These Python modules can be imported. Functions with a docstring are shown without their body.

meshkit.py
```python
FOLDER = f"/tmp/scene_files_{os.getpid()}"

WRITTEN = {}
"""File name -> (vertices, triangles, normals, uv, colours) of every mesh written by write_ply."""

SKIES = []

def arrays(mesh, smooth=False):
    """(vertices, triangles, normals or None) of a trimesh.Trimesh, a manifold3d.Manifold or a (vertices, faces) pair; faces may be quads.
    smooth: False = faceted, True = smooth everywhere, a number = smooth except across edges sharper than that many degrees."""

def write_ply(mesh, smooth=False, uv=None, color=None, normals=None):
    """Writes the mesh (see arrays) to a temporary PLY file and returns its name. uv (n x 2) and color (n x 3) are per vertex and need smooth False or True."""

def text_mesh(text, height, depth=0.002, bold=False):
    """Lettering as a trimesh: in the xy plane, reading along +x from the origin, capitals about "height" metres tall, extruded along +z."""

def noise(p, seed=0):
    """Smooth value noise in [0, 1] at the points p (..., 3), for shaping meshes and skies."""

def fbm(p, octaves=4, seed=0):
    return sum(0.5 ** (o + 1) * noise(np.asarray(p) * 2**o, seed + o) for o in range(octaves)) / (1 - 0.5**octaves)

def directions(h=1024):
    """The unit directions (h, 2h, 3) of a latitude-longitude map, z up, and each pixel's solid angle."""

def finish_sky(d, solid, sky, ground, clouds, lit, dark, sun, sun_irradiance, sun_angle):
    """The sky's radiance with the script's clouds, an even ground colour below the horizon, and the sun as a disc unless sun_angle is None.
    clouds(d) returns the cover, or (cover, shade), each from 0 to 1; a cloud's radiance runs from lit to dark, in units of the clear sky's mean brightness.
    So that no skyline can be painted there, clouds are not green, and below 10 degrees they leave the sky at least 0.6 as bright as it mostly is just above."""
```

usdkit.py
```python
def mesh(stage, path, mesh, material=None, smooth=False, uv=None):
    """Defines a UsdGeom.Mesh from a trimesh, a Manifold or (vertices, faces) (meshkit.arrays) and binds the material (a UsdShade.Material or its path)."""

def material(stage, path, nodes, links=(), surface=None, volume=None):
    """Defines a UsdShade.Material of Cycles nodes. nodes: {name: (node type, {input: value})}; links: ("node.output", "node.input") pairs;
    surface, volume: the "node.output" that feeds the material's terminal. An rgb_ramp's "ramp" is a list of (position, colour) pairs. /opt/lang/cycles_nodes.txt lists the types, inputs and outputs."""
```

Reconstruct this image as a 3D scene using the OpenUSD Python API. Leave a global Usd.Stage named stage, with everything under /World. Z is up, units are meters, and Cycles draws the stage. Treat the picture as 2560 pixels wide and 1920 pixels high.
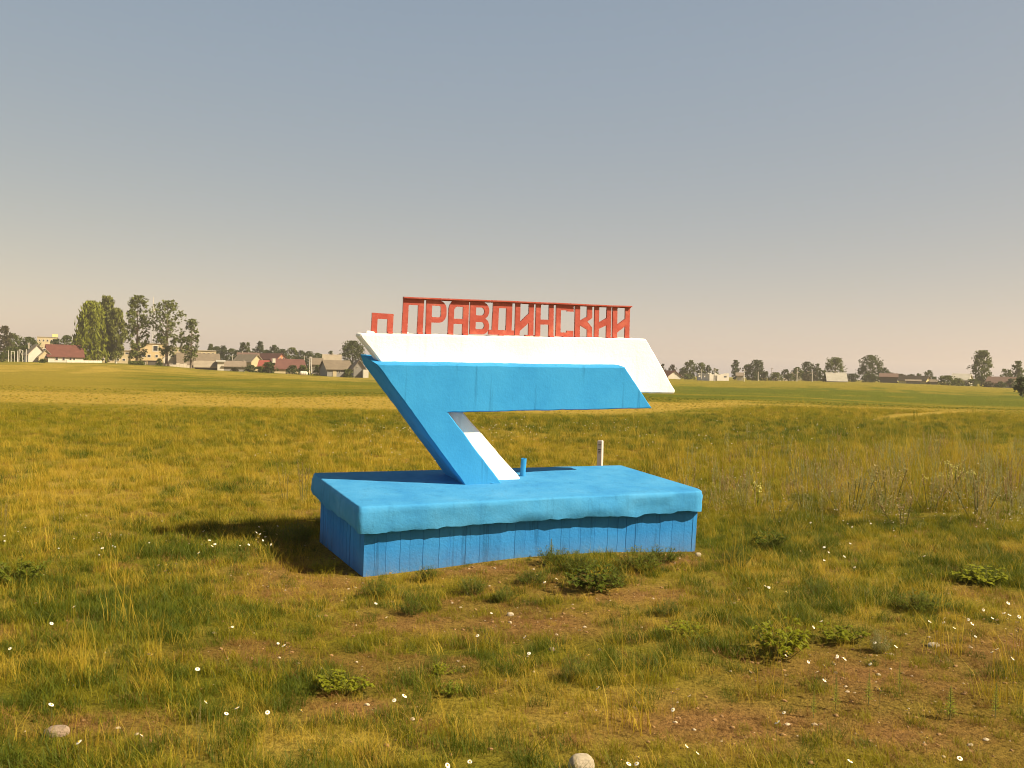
import math, re
import numpy as np, trimesh, usdkit, meshkit
from shapely.geometry import Polygon, box as sbox, LineString
from shapely.ops import unary_union
from pxr import Usd, UsdGeom, UsdLux, UsdShade, Gf, Sdf, Vt

stage = Usd.Stage.CreateInMemory()
UsdGeom.SetStageUpAxis(stage, 'Z')
UsdGeom.Xform.Define(stage, '/World')
UsdGeom.Scope.Define(stage, '/World/Looks')
RNG = np.random.default_rng(7)

# ---------------------------------------------------------------- camera, sky, sun, exposure
HC = 1.55                                # eye height
FPX = 2400.0                             # focal length in pixels of the 2560 px wide photograph
PITCH, ROLL = math.radians(-0.79), math.radians(1.43)
EXPOSURE = 0.95
HAZE_DENSITY = 0.0004
SKY_STRENGTH = 0.104
SUN_INTENSITY = 1.25
SKY_TINT = (0.90, 0.42, 0.07)             # warm, dusty air
SKY_VEIL = (0.66, 1.23, 2.06)             # an even thin veil of high haze


def cam_axes(pt, ro):
    f = np.array([0, math.cos(pt), math.sin(pt)]); u = np.array([0, -math.sin(pt), math.cos(pt)]); r = np.array([1.0, 0, 0])
    return np.stack([math.cos(ro) * r + math.sin(ro) * u, -math.sin(ro) * r + math.cos(ro) * u, f], 1)   # columns right, up, forward


CW = cam_axes(PITCH, ROLL)
CAM = np.array([0, 0, HC])
cam = UsdGeom.Camera.Define(stage, '/World/camera')
cam.CreateHorizontalApertureAttr(36.0); cam.CreateVerticalApertureAttr(27.0)
cam.CreateFocalLengthAttr(36.0 * FPX / 2560)
cam.CreateClippingRangeAttr(Gf.Vec2f(0.1, 20000))
cam.CreateExposureAttr(EXPOSURE)
M = np.eye(4); M[0, :3], M[1, :3], M[2, :3], M[3, :3] = CW[:, 0], CW[:, 1], -CW[:, 2], CAM
cam.AddTransformOp().Set(Gf.Matrix4d(M.tolist()))

# the monument's frame was measured from the photograph (u along it, w into it, z up); it leans towards the road
SP, SR, SYAW, SK = math.radians(-4.903), math.radians(2.537), math.radians(24.695), 1.25
R_SW = CW @ cam_axes(SP, SR).T
AX = np.stack([[math.cos(SYAW), math.sin(SYAW), 0], [-math.sin(SYAW), math.cos(SYAW), 0], [0, 0, 1.0]], 1)
ORG = np.array([-0.903, 5.703, 0.0]); SCAM = np.array([0, 0, 1.7])
SIGN_R = R_SW @ AX
SIGN_O = CAM + SK * (R_SW @ (ORG - SCAM))
to_sun = SIGN_R @ np.array([0.55, -0.48, 0.69]); to_sun /= np.linalg.norm(to_sun)
SUN_EL, SUN_ROT = math.asin(to_sun[2]), math.atan2(to_sun[0], to_sun[1])

sky = UsdLux.DomeLight.Define(stage, '/World/sky')
sky.CreateIntensityAttr(1.0)
skym = usdkit.material(stage, '/World/Looks/sky_air', {
    'sky': ('sky_texture', {'sky_type': 'single_scattering', 'sun_disc': False, 'sun_elevation': SUN_EL, 'sun_rotation': SUN_ROT, 'altitude': 20.0, 'air_density': 0.5, 'aerosol_density': 1.0, 'ozone_density': 1.0}),
    'tc': ('texture_coordinate', {}), 'xyz': ('separate_xyz', {}), 'thin': ('map_range', {'range_type': 'smoothstep', 'from_min': 0.28, 'from_max': 1.0, 'to_min': 1.0, 'to_max': 0.22}),   # the veil thins towards the zenith, where less air is looked through
    'veil': ('vector_math', {'math_type': 'scale', 'vector1': SKY_VEIL}),
    'tint': ('vector_math', {'math_type': 'multiply_add', 'vector2': SKY_TINT}),
    'bg': ('background_shader', {'strength': SKY_STRENGTH})},
    [('tc.generated', 'xyz.vector'), ('xyz.z', 'thin.value'), ('thin.result', 'veil.scale'), ('veil.vector', 'tint.vector3'), ('sky.color', 'tint.vector1'), ('tint.vector', 'bg.color')], surface='bg.background')
UsdShade.MaterialBindingAPI.Apply(sky.GetPrim()).Bind(skym)
sky.GetPrim().SetCustomDataByKey('kind', 'structure')
sky.GetPrim().SetCustomDataByKey('label', 'hazy cloudless sky, grey blue above and warm grey low down')

sun = UsdLux.DistantLight.Define(stage, '/World/sun')
sun.CreateNormalizeAttr(True); sun.CreateIntensityAttr(SUN_INTENSITY); sun.CreateAngleAttr(0.5); sun.CreateColorAttr(Gf.Vec3f(1.0, 0.90, 0.66))
zx = to_sun; xx = np.cross([0, 0, 1.0], zx); xx /= np.linalg.norm(xx); yy = np.cross(zx, xx)
M = np.eye(4); M[0, :3], M[1, :3], M[2, :3] = xx, yy, zx
sun.AddTransformOp().Set(Gf.Matrix4d(M.tolist()))


# ---------------------------------------------------------------- helpers
def ray(x, y):
    return CW[:, 2] + (x - 1280) / FPX * CW[:, 0] - (y - 960) / FPX * CW[:, 1]


def project(P):
    d = (np.asarray(P, float) - CAM) @ CW
    return np.stack([1280 + FPX * d[..., 0] / d[..., 2], 960 - FPX * d[..., 1] / d[..., 2]], -1)


BASE = [(ray(x, y)) for x, y in [(-300, 900), (0, 904), (250, 907), (420, 914), (500, 921), (560, 924), (700, 930), (840, 937), (900, 939), (1300, 943), (1650, 947), (1770, 951), (2000, 953), (2200, 957), (2300, 960), (2500, 968), (2560, 971), (2860, 978)]]
B_AZ = np.array([math.atan2(b[0], b[1]) for b in BASE]); B_TAN = np.array([b[2] / math.hypot(b[0], b[1]) for b in BASE])


def smooth(a, b, x):
    t = np.clip((x - a) / (b - a), 0, 1); return t * t * (3 - 2 * t)


def ground_z(x, y):
    x, y = np.asarray(x, float), np.asarray(y, float)
    r = np.hypot(x, y); az = np.arctan2(x, y)
    far = HC + 280 * np.interp(az, B_AZ, B_TAN)
    z = smooth(45, 260, r) * far
    p = np.stack([x, y, 0 * x], -1)
    z = z + 0.09 * (meshkit.fbm(p * 0.55, 3, 3) - 0.5) * smooth(1, 4, r) * (1 - 0.4 * smooth(20, 40, r)) + 0.55 * (meshkit.noise(p * 0.06, 9) - 0.5) * smooth(14, 30, r) * (1 - smooth(80, 200, r))
    z = z + 0.22 * smooth(2.5, 9, x - 0.12 * y) * smooth(5, 9, y) * (1 - smooth(14, 22, y))
    z = z - 0.10 * np.exp(-((x + 1.2) ** 2 + (y - 7.2) ** 2) / 1.3 ** 2) - 0.035 * np.exp(-((x - 1.6) ** 2 + (y - 8.5) ** 2) / 0.9 ** 2)
    return z


def ground_at(x, y, dmax=2000):
    """The ground point seen at a pixel of the 2560 px photograph."""
    d = ray(x, y); d = d / math.hypot(d[0], d[1])
    lo, hi = 1.0, dmax
    ts = np.geomspace(lo, hi, 900)
    P = CAM + ts[:, None] * d
    below = np.nonzero(P[:, 2] < ground_z(P[:, 0], P[:, 1]))[0]
    t = ts[below[0]] if len(below) else hi
    p = CAM + t * d
    p[2] = float(ground_z(p[0], p[1]))
    return p


def at(x, D):
    """The ground point in the pixel column x at the distance D."""
    d = ray(x, 960); a = math.atan2(d[0], d[1])
    # the column leans with the camera: walk to the base line
    p = np.array([D * math.sin(a), D * math.cos(a), 0.0])
    for _ in range(3):
        p[2] = float(ground_z(p[0], p[1]))
        px = project(p)
        a += (x - px[0]) / FPX
        p = np.array([D * math.sin(a), D * math.cos(a), 0.0])
    p[2] = float(ground_z(p[0], p[1]))
    return p


USED = {}


def numbered(parent, name):
    n = USED.get((parent, name), 0); USED[(parent, name)] = n + 1
    return f'{parent}/{name}' if n == 0 else f'{parent}/{name}_{n:03d}'


def tag(prim, label=None, cat=None, group=None, kind=None):
    prim = prim.GetPrim() if hasattr(prim, 'GetPrim') else prim
    for k, v in (('label', label), ('category', cat), ('group', group), ('kind', kind)):
        if v: prim.SetCustomDataByKey(k, v)
    return prim


def place(prim, loc=(0, 0, 0), rz=0.0, scale=1.0):
    x = UsdGeom.Xformable(prim)
    x.AddTranslateOp().Set(Gf.Vec3d(*map(float, loc)))
    if rz: x.AddRotateZOp().Set(math.degrees(rz))
    if scale != 1.0: x.AddScaleOp().Set(Gf.Vec3f(*([float(scale)] * 3)) if np.ndim(scale) == 0 else Gf.Vec3f(*map(float, scale)))


def thing(name, label, cat, loc=(0, 0, 0), rz=0.0, group=None, scale=1.0, kind=None):
    x = UsdGeom.Xform.Define(stage, numbered('/World', name))
    place(x, loc, rz, scale)
    return tag(x, label, cat, group, kind)


def part(name, mesh, mat, parent, smooth_=False, label=None, kind=None):
    p = usdkit.mesh(stage, numbered(str(parent.GetPath()), name), mesh, mat, smooth_)
    return tag(p, label, None, None, kind)


PROTO_SCOPE = '/World/Kinds'


def copy_of(proto, name, label, cat, loc, rz=0.0, scale=1.0, group=None):
    x = UsdGeom.Xform.Define(stage, numbered('/World', name))
    x.GetPrim().GetReferences().AddInternalReference(proto.GetPath()); x.GetPrim().SetInstanceable(True)
    place(x, loc, rz, scale)
    return tag(x, label, cat, group)


def mat(name, nodes, links=(), surface=None, volume=None):
    return usdkit.material(stage, f'/World/Looks/{name}', nodes, links, surface, volume)


def plain(name, col, rough=0.8, vary=0.12, scale=3.0, bump=0.0, spec=0.3, bscale=30.0):
    c = np.array(col)
    nodes = {'g': ('geometry', {}), 'n': ('noise_texture', {'scale': scale, 'detail': 5.0, 'roughness': 0.6}),
             'r': ('rgb_ramp', {'ramp': [(0.25, tuple(c * (1 - vary))), (0.75, tuple(c * (1 + vary)))]}),
             'p': ('principled_bsdf', {'roughness': rough, 'specular_ior_level': spec})}
    links = [('g.position', 'n.vector'), ('n.fac', 'r.fac'), ('r.color', 'p.base_color')]
    if bump:
        nodes |= {'n2': ('noise_texture', {'scale': bscale, 'detail': 6.0, 'roughness': 0.65}), 'b': ('bump', {'strength': 1.0, 'distance': bump})}
        links += [('g.position', 'n2.vector'), ('n2.fac', 'b.height'), ('b.normal', 'p.normal')]
    return mat(name, nodes, links, surface='p.BSDF')


def leafy(name, dark, light, trans=0.35, rough=0.6, by='island'):
    nodes = {'g': ('geometry', {}), 'o': ('object_info', {}), 'a': ('math', {'math_type': 'multiply_add', 'value2': 0.65, 'value3': 0.0}), 'a2': ('math', {'math_type': 'multiply_add', 'value2': 0.35}),
             'r': ('rgb_ramp', {'ramp': [(0.0, dark), (1.0, light)]}), 'p': ('principled_bsdf', {'roughness': rough, 'specular_ior_level': 0.25}), 't': ('translucent_bsdf', {}), 'm': ('mix_closure', {'fac': trans})}
    links = [('g.random_per_island', 'a.value1'), ('o.random', 'a2.value1'), ('a.value', 'a2.value3'), ('a2.value', 'r.fac'), ('r.color', 'p.base_color'), ('r.color', 't.color'), ('p.BSDF', 'm.closure1'), ('t.BSDF', 'm.closure2')]
    return mat(name, nodes, links, surface='m.closure')


def cat_mesh(meshes):
    return trimesh.util.concatenate(meshes)


def bx(x0, x1, y0, y1, z0, z1):
    m = trimesh.creation.box([x1 - x0, y1 - y0, z1 - z0]); m.apply_translation([(x0 + x1) / 2, (y0 + y1) / 2, (z0 + z1) / 2]); return m


def rod(a, b, r0, r1=None, n=6):
    a, b = np.asarray(a, float), np.asarray(b, float); r1 = r0 if r1 is None else r1
    d = b - a; L = np.linalg.norm(d); d /= L
    s = np.cross(d, [0, 0, 1.0] if abs(d[2]) < .9 else [1.0, 0, 0]); s /= np.linalg.norm(s); t = np.cross(d, s)
    an = np.arange(n) * 2 * np.pi / n
    ring = np.cos(an)[:, None] * s + np.sin(an)[:, None] * t
    v = np.vstack([a + ring * r0, b + ring * r1, a[None], b[None]])
    i = np.arange(n); j = (i + 1) % n
    f = np.vstack([np.stack([i, j, j + n], 1), np.stack([i, j + n, i + n], 1), np.stack([j, i, 0 * i + 2 * n], 1), np.stack([i + n, j + n, 0 * i + 2 * n + 1], 1)])
    return trimesh.Trimesh(v, f, process=False)


def extrude(poly, h):
    return trimesh.creation.extrude_polygon(poly, h, engine='earcut')


# ---------------------------------------------------------------- zones of the meadow, measured in the photograph and laid on the ground
def ell(q, cx, cy, rx, ry):
    return np.exp(-(((q[..., 0] - cx) / rx) ** 2 + ((q[..., 1] - cy) / ry) ** 2))


def zones(x, y):
    """lush, straw and soil weights of the meadow, 0 to 1, at ground points."""
    x, y = np.asarray(x, float), np.asarray(y, float)
    p = np.stack([x, y, 0 * x], -1)
    front = y > 1.5
    yy = np.where(front, y, 1.5)
    q = project(np.stack([x, yy, 0 * x], -1)) * (2212 / 2560)
    r = np.hypot(x, y)
    n1 = meshkit.fbm(p * 1.1, 4, 21); n2 = meshkit.fbm(p * 0.9, 4, 31); n3 = meshkit.fbm(p * 3.0, 3, 41)
    wob = (meshkit.fbm(p * 0.25, 3, 51) - 0.5)
    lush = 0.55 * smooth(.48, .72, n1)
    straw = 0.55 * smooth(.45, .7, n2)
    soil = 0.5 * smooth(.60, .74, meshkit.fbm(p * 1.4, 4, 61)) * (1 - smooth(9, 14, r))
    for c in [(260, 1330, 330, 110), (420, 1185, 260, 60), (1650, 1330, 300, 110), (1250, 1240, 160, 40), (1500, 1400, 260, 60), (1000, 1440, 200, 60), (700, 1480, 160, 50), (2100, 1230, 240, 50), (1700, 1180, 160, 50), (850, 1290, 90, 30)]:
        lush = np.maximum(lush, 0.95 * ell(q, *c) * (0.55 + 0.9 * n1))
    for c in [(150, 1050, 420, 90), (700, 1060, 300, 50), (1300, 1540, 420, 90), (650, 1590, 420, 70), (900, 960, 500, 40), (120, 1180, 120, 40)]:
        straw = np.maximum(straw, 0.85 * ell(q, *c) * (0.5 + n2))
    for c in [(1900, 1470, 300, 75), (640, 1240, 170, 45), (1150, 1340, 230, 38), (1560, 1560, 330, 60), (2130, 1400, 180, 40), (1440, 1205, 110, 22), (900, 1330, 160, 30), (560, 1410, 150, 30), (1060, 1222, 150, 14), (200, 1560, 150, 25), (2000, 1580, 240, 60), (760, 1520, 130, 25), (1380, 1290, 150, 25)]:
        soil = np.maximum(soil, 1.0 * ell(q, *c) * (0.42 + 0.95 * n3))
    # the mown and sown strips of the far field
    yb = q[..., 1] + 22 * wob * smooth(30, 60, r) - 0.0235 * q[..., 0]
    far = smooth(20, 27, r)
    strk = meshkit.fbm(np.stack([x * .035 + .02 * y, y * .16, 0 * x], -1), 4, 91)
    green_far = smooth(797, 806, yb) * (1 - smooth(828, 842, yb)) * smooth(180, 450, q[..., 0] + 500 * wob) * far * np.clip(.25 + 2.6 * (strk - .34), 0, 1)
    green_right = smooth(801, 803, yb) * (1 - smooth(813, 816, yb)) * smooth(1350, 1500, q[..., 0]) * far
    tan = smooth(834, 842, yb) * (1 - smooth(868 - 30 * smooth(1300, 1700, q[..., 0]), 876 - 30 * smooth(1300, 1700, q[..., 0]), yb)) * far
    pale = smooth(784, 790, yb) * (1 - smooth(798, 803, yb)) * far * (1 - 0.75 * smooth(1000, 1500, q[..., 0])) + 0.7 * (1 - smooth(220, 380, q[..., 0])) * smooth(790, 800, yb) * (1 - smooth(870, 880, yb)) * far
    bank = (1 - smooth(788, 793, yb)) * far * (1 - smooth(650, 900, q[..., 0]))
    pale = pale * (1 - bank)
    lane = ell(q, 1960, 912 - 0.09 * (q[..., 0] - 1960), 75, 7) + ell(q, 2050, 899 - 0.09 * (q[..., 0] - 2050), 60, 7)
    mid_green = np.where(far > 0, 0.7 * ell(q, 1850, 950, 330, 22) + 0.6 * ell(q, 1300, 930, 350, 25) + .4 * ell(q, 800, 935, 250, 25), 0)
    lush = np.clip(np.maximum(np.maximum(lush * (1 - far * .55), .6 * bank), np.maximum(green_far * 1.0, np.maximum(green_right, mid_green))), 0, 1)
    straw = np.clip(np.maximum(straw * (1 - 0.5 * far), np.maximum(np.maximum(tan * .9, pale * .5), np.clip(lane, 0, 1))), 0, 1)
    lush = lush * (1 - np.clip(soil, 0, 1) * .75) * (1 - 0.8 * np.clip(tan, 0, 1))
    straw = straw * (1 - 0.85 * np.clip(np.maximum(green_far, green_right), 0, 1))
    return lush, straw, np.clip(soil, 0, 1)


# ---------------------------------------------------------------- the ground
def build_ground():
    az = np.concatenate([np.radians(np.linspace(-180, -36, 49)[:-1]), np.radians(np.linspace(-36, 36, 361)), np.radians(np.linspace(36, 180, 49)[1:])])
    az = az[:-1]
    r = np.concatenate([[0.0], np.geomspace(0.8, 120, 300), np.geomspace(124, 1500, 60)])
    A, R = np.meshgrid(az, r[1:], indexing='ij')
    X, Y = R * np.sin(A), R * np.cos(A)
    Z = ground_z(X, Y)
    v = np.vstack([[[0, 0, float(ground_z(0, 0))]], np.stack([X, Y, Z], -1).reshape(-1, 3)])
    na, nr = len(az), len(r) - 1
    i, j = np.meshgrid(np.arange(na), np.arange(nr - 1), indexing='ij')
    k = (i + 1) % na
    a, b, c, d = 1 + i * nr + j, 1 + i * nr + j + 1, 1 + k * nr + j + 1, 1 + k * nr + j
    f = np.vstack([np.stack([a, c, b], -1).reshape(-1, 3), np.stack([a, d, c], -1).reshape(-1, 3), np.stack([0 * np.arange(na), 1 + ((np.arange(na) + 1) % na) * nr, 1 + np.arange(na) * nr], -1)])
    f = f[:, ::-1] if np.cross(v[f[0, 1]] - v[f[0, 0]], v[f[0, 2]] - v[f[0, 0]])[2] < 0 else f
    global ZMIN
    ZMIN = v[:, 2].min()
    lu, st, so = zones(v[:, 0], v[:, 1])
    nodes = {
        'g': ('geometry', {}), 'z': ('attribute', {'attribute': 'meadow'}), 's': ('separate_color', {}),
        'n1': ('noise_texture', {'scale': 9.0, 'detail': 8.0, 'roughness': 0.7}), 'mp': ('mapping', {'rotation': (0, 0, 0.12), 'scale': (0.10, 1.0, 1.0)}), 'n2': ('noise_texture', {'scale': 0.9, 'detail': 9.0, 'roughness': 0.72}), 'n3': ('noise_texture', {'scale': 60.0, 'detail': 4.0, 'roughness': 0.7}),
        'base': ('rgb_ramp', {'ramp': [(0.3, (.115, .098, .006)), (0.5, (.165, .138, .010)), (0.7, (.225, .182, .018))]}),
        'green': ('rgb_ramp', {'ramp': [(0.3, (.070, .085, .006)), (0.7, (.115, .125, .010))]}),
        'straw': ('rgb_ramp', {'ramp': [(0.3, (.29, .20, .034)), (0.7, (.41, .29, .06))]}),
        'soil': ('rgb_ramp', {'ramp': [(0.25, (.14, .072, .024)), (0.55, (.25, .135, .045)), (0.8, (.36, .215, .085))]}),
        'nf': ('noise_texture', {'scale': 38.0, 'detail': 3.0, 'roughness': 0.8}), 'fr': ('rgb_ramp', {'ramp': [(0.30, (.35, .33, .30)), (0.52, (1, 1, 1)), (0.72, (1.35, 1.3, 1.2))]}), 'fx': ('mix_color', {'blend_type': 'multiply', 'fac': 1.0, 'use_clamp': False}),
        'nm': ('math', {'math_type': 'multiply_add', 'value2': 0.5, 'value3': 0.0}), 'nm2': ('math', {'math_type': 'multiply_add', 'value2': 0.5}),
        'm1': ('mix_color', {}), 'm2': ('mix_color', {}), 'm3': ('mix_color', {}),
        'b': ('bump', {'strength': 1.0, 'distance': 0.03}),
        'p': ('principled_bsdf', {'roughness': 0.95, 'specular_ior_level': 0.05})}
    links = [('z.color', 's.color')] + [('g.position', f'{n}.vector') for n in ('n1', 'mp', 'n3')] + [('mp.vector', 'n2.vector')] + [
        ('n1.fac', 'nm.value1'), ('n2.fac', 'nm2.value1'), ('nm.value', 'nm2.value3')] + [('nm2.value', f'{n}.fac') for n in ('base', 'green', 'straw', 'soil')] + [
        ('base.color', 'm1.a'), ('green.color', 'm1.b'), ('s.r', 'm1.fac'), ('m1.result', 'm2.a'), ('straw.color', 'm2.b'), ('s.g', 'm2.fac'), ('m2.result', 'm3.a'), ('soil.color', 'm3.b'), ('s.b', 'm3.fac'),
        ('g.position', 'nf.vector'), ('nf.fac', 'fr.fac'), ('m3.result', 'fx.a'), ('fr.color', 'fx.b'), ('fx.result', 'p.base_color'), ('n3.fac', 'b.height'), ('b.normal', 'p.normal')]
    m = mat('meadow_ground', nodes, links, surface='p.BSDF')
    g = usdkit.mesh(stage, '/World/ground', trimesh.Trimesh(v, f, process=False), m, True)
    UsdGeom.PrimvarsAPI(g).CreatePrimvar('meadow', Sdf.ValueTypeNames.Color3fArray, 'vertex').Set(Vt.Vec3fArray.FromNumpy(np.stack([lu, st, so], 1).astype(np.float32)))
    tag(g, 'flat open meadow running from the verge to the village', None, None, 'structure')


build_ground()

# ---------------------------------------------------------------- the monument
def painted(name, col, dark, light, streak=0.25, bump=0.004, splash=-0.009):
    nodes = {'g': ('geometry', {}), 'tc': ('texture_coordinate', {}), 'mp': ('mapping', {'scale': (14.0, 14.0, 0.9)}), 'n': ('noise_texture', {'scale': 1.0, 'detail': 5.0, 'roughness': 0.6}),
             'mp2': ('mapping', {'scale': (3.2, 3.2, 2.6)}), 'n2': ('noise_texture', {'scale': 1.0, 'detail': 6.0, 'roughness': 0.62}),
             'n3': ('noise_texture', {'scale': 45.0, 'detail': 5.0, 'roughness': 0.65}),
             'r': ('rgb_ramp', {'ramp': [(0.30, dark), (0.5, col), (0.72, light)]}), 'r2': ('rgb_ramp', {'ramp': [(0.57, (1, 1, 1)), (0.63, (1 - streak,) * 3), (0.69, (1, 1, 1)), (0.74, (1, 1, 1)), (0.80, (1 - streak * .7,) * 3)]}), 'sx': ('separate_xyz', {}), 'zr': ('map_range', {'from_min': splash - .0001, 'from_max': -.01, 'to_min': 0.0, 'to_max': 1.0, 'clamp': True}), 'n4': ('noise_texture', {'scale': 26.0, 'detail': 6.0, 'roughness': 0.7}), 'zm': ('math', {'math_type': 'multiply'}), 'zq': ('math', {'math_type': 'multiply', 'value2': 0.40, 'use_clamp': True}), 'dx': ('mix_color', {'b': (.20, .14, .07)}), 'x': ('mix_color', {'blend_type': 'multiply', 'fac': 1.0}),
             'b': ('bump', {'strength': 1.0, 'distance': bump}), 'b2': ('bump', {'strength': 0.6, 'distance': 0.010}),
             'p': ('principled_bsdf', {'roughness': 0.8, 'specular_ior_level': 0.06})}
    links = [('tc.object', 'mp.vector'), ('mp.vector', 'n.vector'), ('tc.object', 'mp2.vector'), ('mp2.vector', 'n2.vector'), ('tc.object', 'n3.vector'), ('n2.fac', 'r.fac'), ('n.fac', 'r2.fac'), ('r.color', 'x.a'), ('r2.color', 'x.b'), ('tc.object', 'sx.vector'), ('sx.z', 'zr.value'), ('tc.object', 'n4.vector'), ('zr.result', 'zm.value1'), ('n4.fac', 'zm.value2'), ('zm.value', 'zq.value1'), ('zq.value', 'dx.fac'), ('x.result', 'dx.a'), ('dx.result', 'p.base_color'),
             ('n3.fac', 'b.height'), ('b2.normal', 'b.normal'), ('n2.fac', 'b2.height'), ('b.normal', 'p.normal')]
    return mat(name, nodes, links, surface='p.BSDF')


BLUE = painted('blue_paint', (.036, .255, .54), (.029, .225, .50), (.043, .275, .56), 0.22, 0.002)
CAPBLUE = painted('blue_paint_rough', (.050, .245, .49), (.034, .20, .445), (.070, .28, .525), 0.12, 0.003)
WHITE = painted('white_paint', (.82, .80, .75), (.76, .73, .66), (.86, .84, .80), 0.10, 0.004)
REDM = mat('red_paint', {'tc': ('texture_coordinate', {}), 'n': ('noise_texture', {'scale': 7.0, 'detail': 6.0, 'roughness': 0.65}), 'r': ('rgb_ramp', {'ramp': [(0.28, (.28, .045, .032)), (0.55, (.36, .068, .050)), (0.74, (.45, .13, .080))]}),
                         'n2': ('noise_texture', {'scale': 40.0, 'detail': 4.0}), 'b': ('bump', {'strength': 0.8, 'distance': 0.004}), 'p': ('principled_bsdf', {'roughness': 0.42, 'specular_ior_level': 0.4})},
           [('tc.object', 'n.vector'), ('tc.object', 'n2.vector'), ('n.fac', 'r.fac'), ('r.color', 'p.base_color'), ('n2.fac', 'b.height'), ('b.normal', 'p.normal')], surface='p.BSDF')
CONCRETE = plain('bare_concrete', (.34, .29, .23), 0.9, 0.25, 12.0, 0.006)
SHADOWY = plain('dark_filling', (.05, .045, .04), 0.95)

sign = UsdGeom.Xform.Define(stage, numbered('/World', 'village_sign'))
M = np.eye(4); M[:3, :3] = (SIGN_R * SK).T; M[3, :3] = SIGN_O
sign.AddTransformOp().Set(Gf.Matrix4d(M.tolist()))
sign = tag(sign, 'blue and white concrete village sign with red metal lettering on a blue plinth', 'sign')


def s_ray(x, y):
    d = cam_axes(SP, SR) @ np.array([(x - 1280) / FPX, -(y - 960) / FPX, 1.0])
    return AX.T @ d


S_CAM = AX.T @ (SCAM - ORG)


def on_w(x, y, w):
    d = s_ray(x, y); p = S_CAM + (w - S_CAM[1]) / d[1] * d; return np.array([p[0], p[2]])


def on_z(x, y, z):
    d = s_ray(x, y); p = S_CAM + (z - S_CAM[2]) / d[2] * d; return p[:2]


ZC, ZCB, WB, T1, T2, TW = 0.415, 0.259, 0.57, 0.115, 0.305, 0.13


def loops_mesh(rings, cap=True):
    """rings: list of (n, 3) loops of equal count; quads between them, both ends filled with a fan around the middle."""
    n = len(rings[0]); v = np.vstack(rings); f = []
    i = np.arange(n); j = (i + 1) % n
    for k in range(len(rings) - 1):
        a, b = k * n, (k + 1) * n
        f += [np.stack([a + i, a + j, b + j], 1), np.stack([a + i, b + j, b + i], 1)]
    if cap:
        for k, flip in ((0, True), (len(rings) - 1, False)):
            c = len(v); v = np.vstack([v, rings[k].mean(0)])
            g = np.stack([k * n + i, k * n + j, 0 * i + c], 1); f.append(g[:, ::-1] if flip else g)
    m = trimesh.Trimesh(v, np.vstack(f), process=False)
    if m.volume < 0: m.invert()
    return m


def dense(poly, step):
    line = np.asarray(poly.exterior.coords)[:-1]; out = []
    for a, b in zip(line, np.roll(line, -1, 0)):
        k = max(1, int(np.linalg.norm(b - a) / step))
        out += [a + (b - a) * t for t in np.arange(k) / k]
    return np.array(out)


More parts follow.
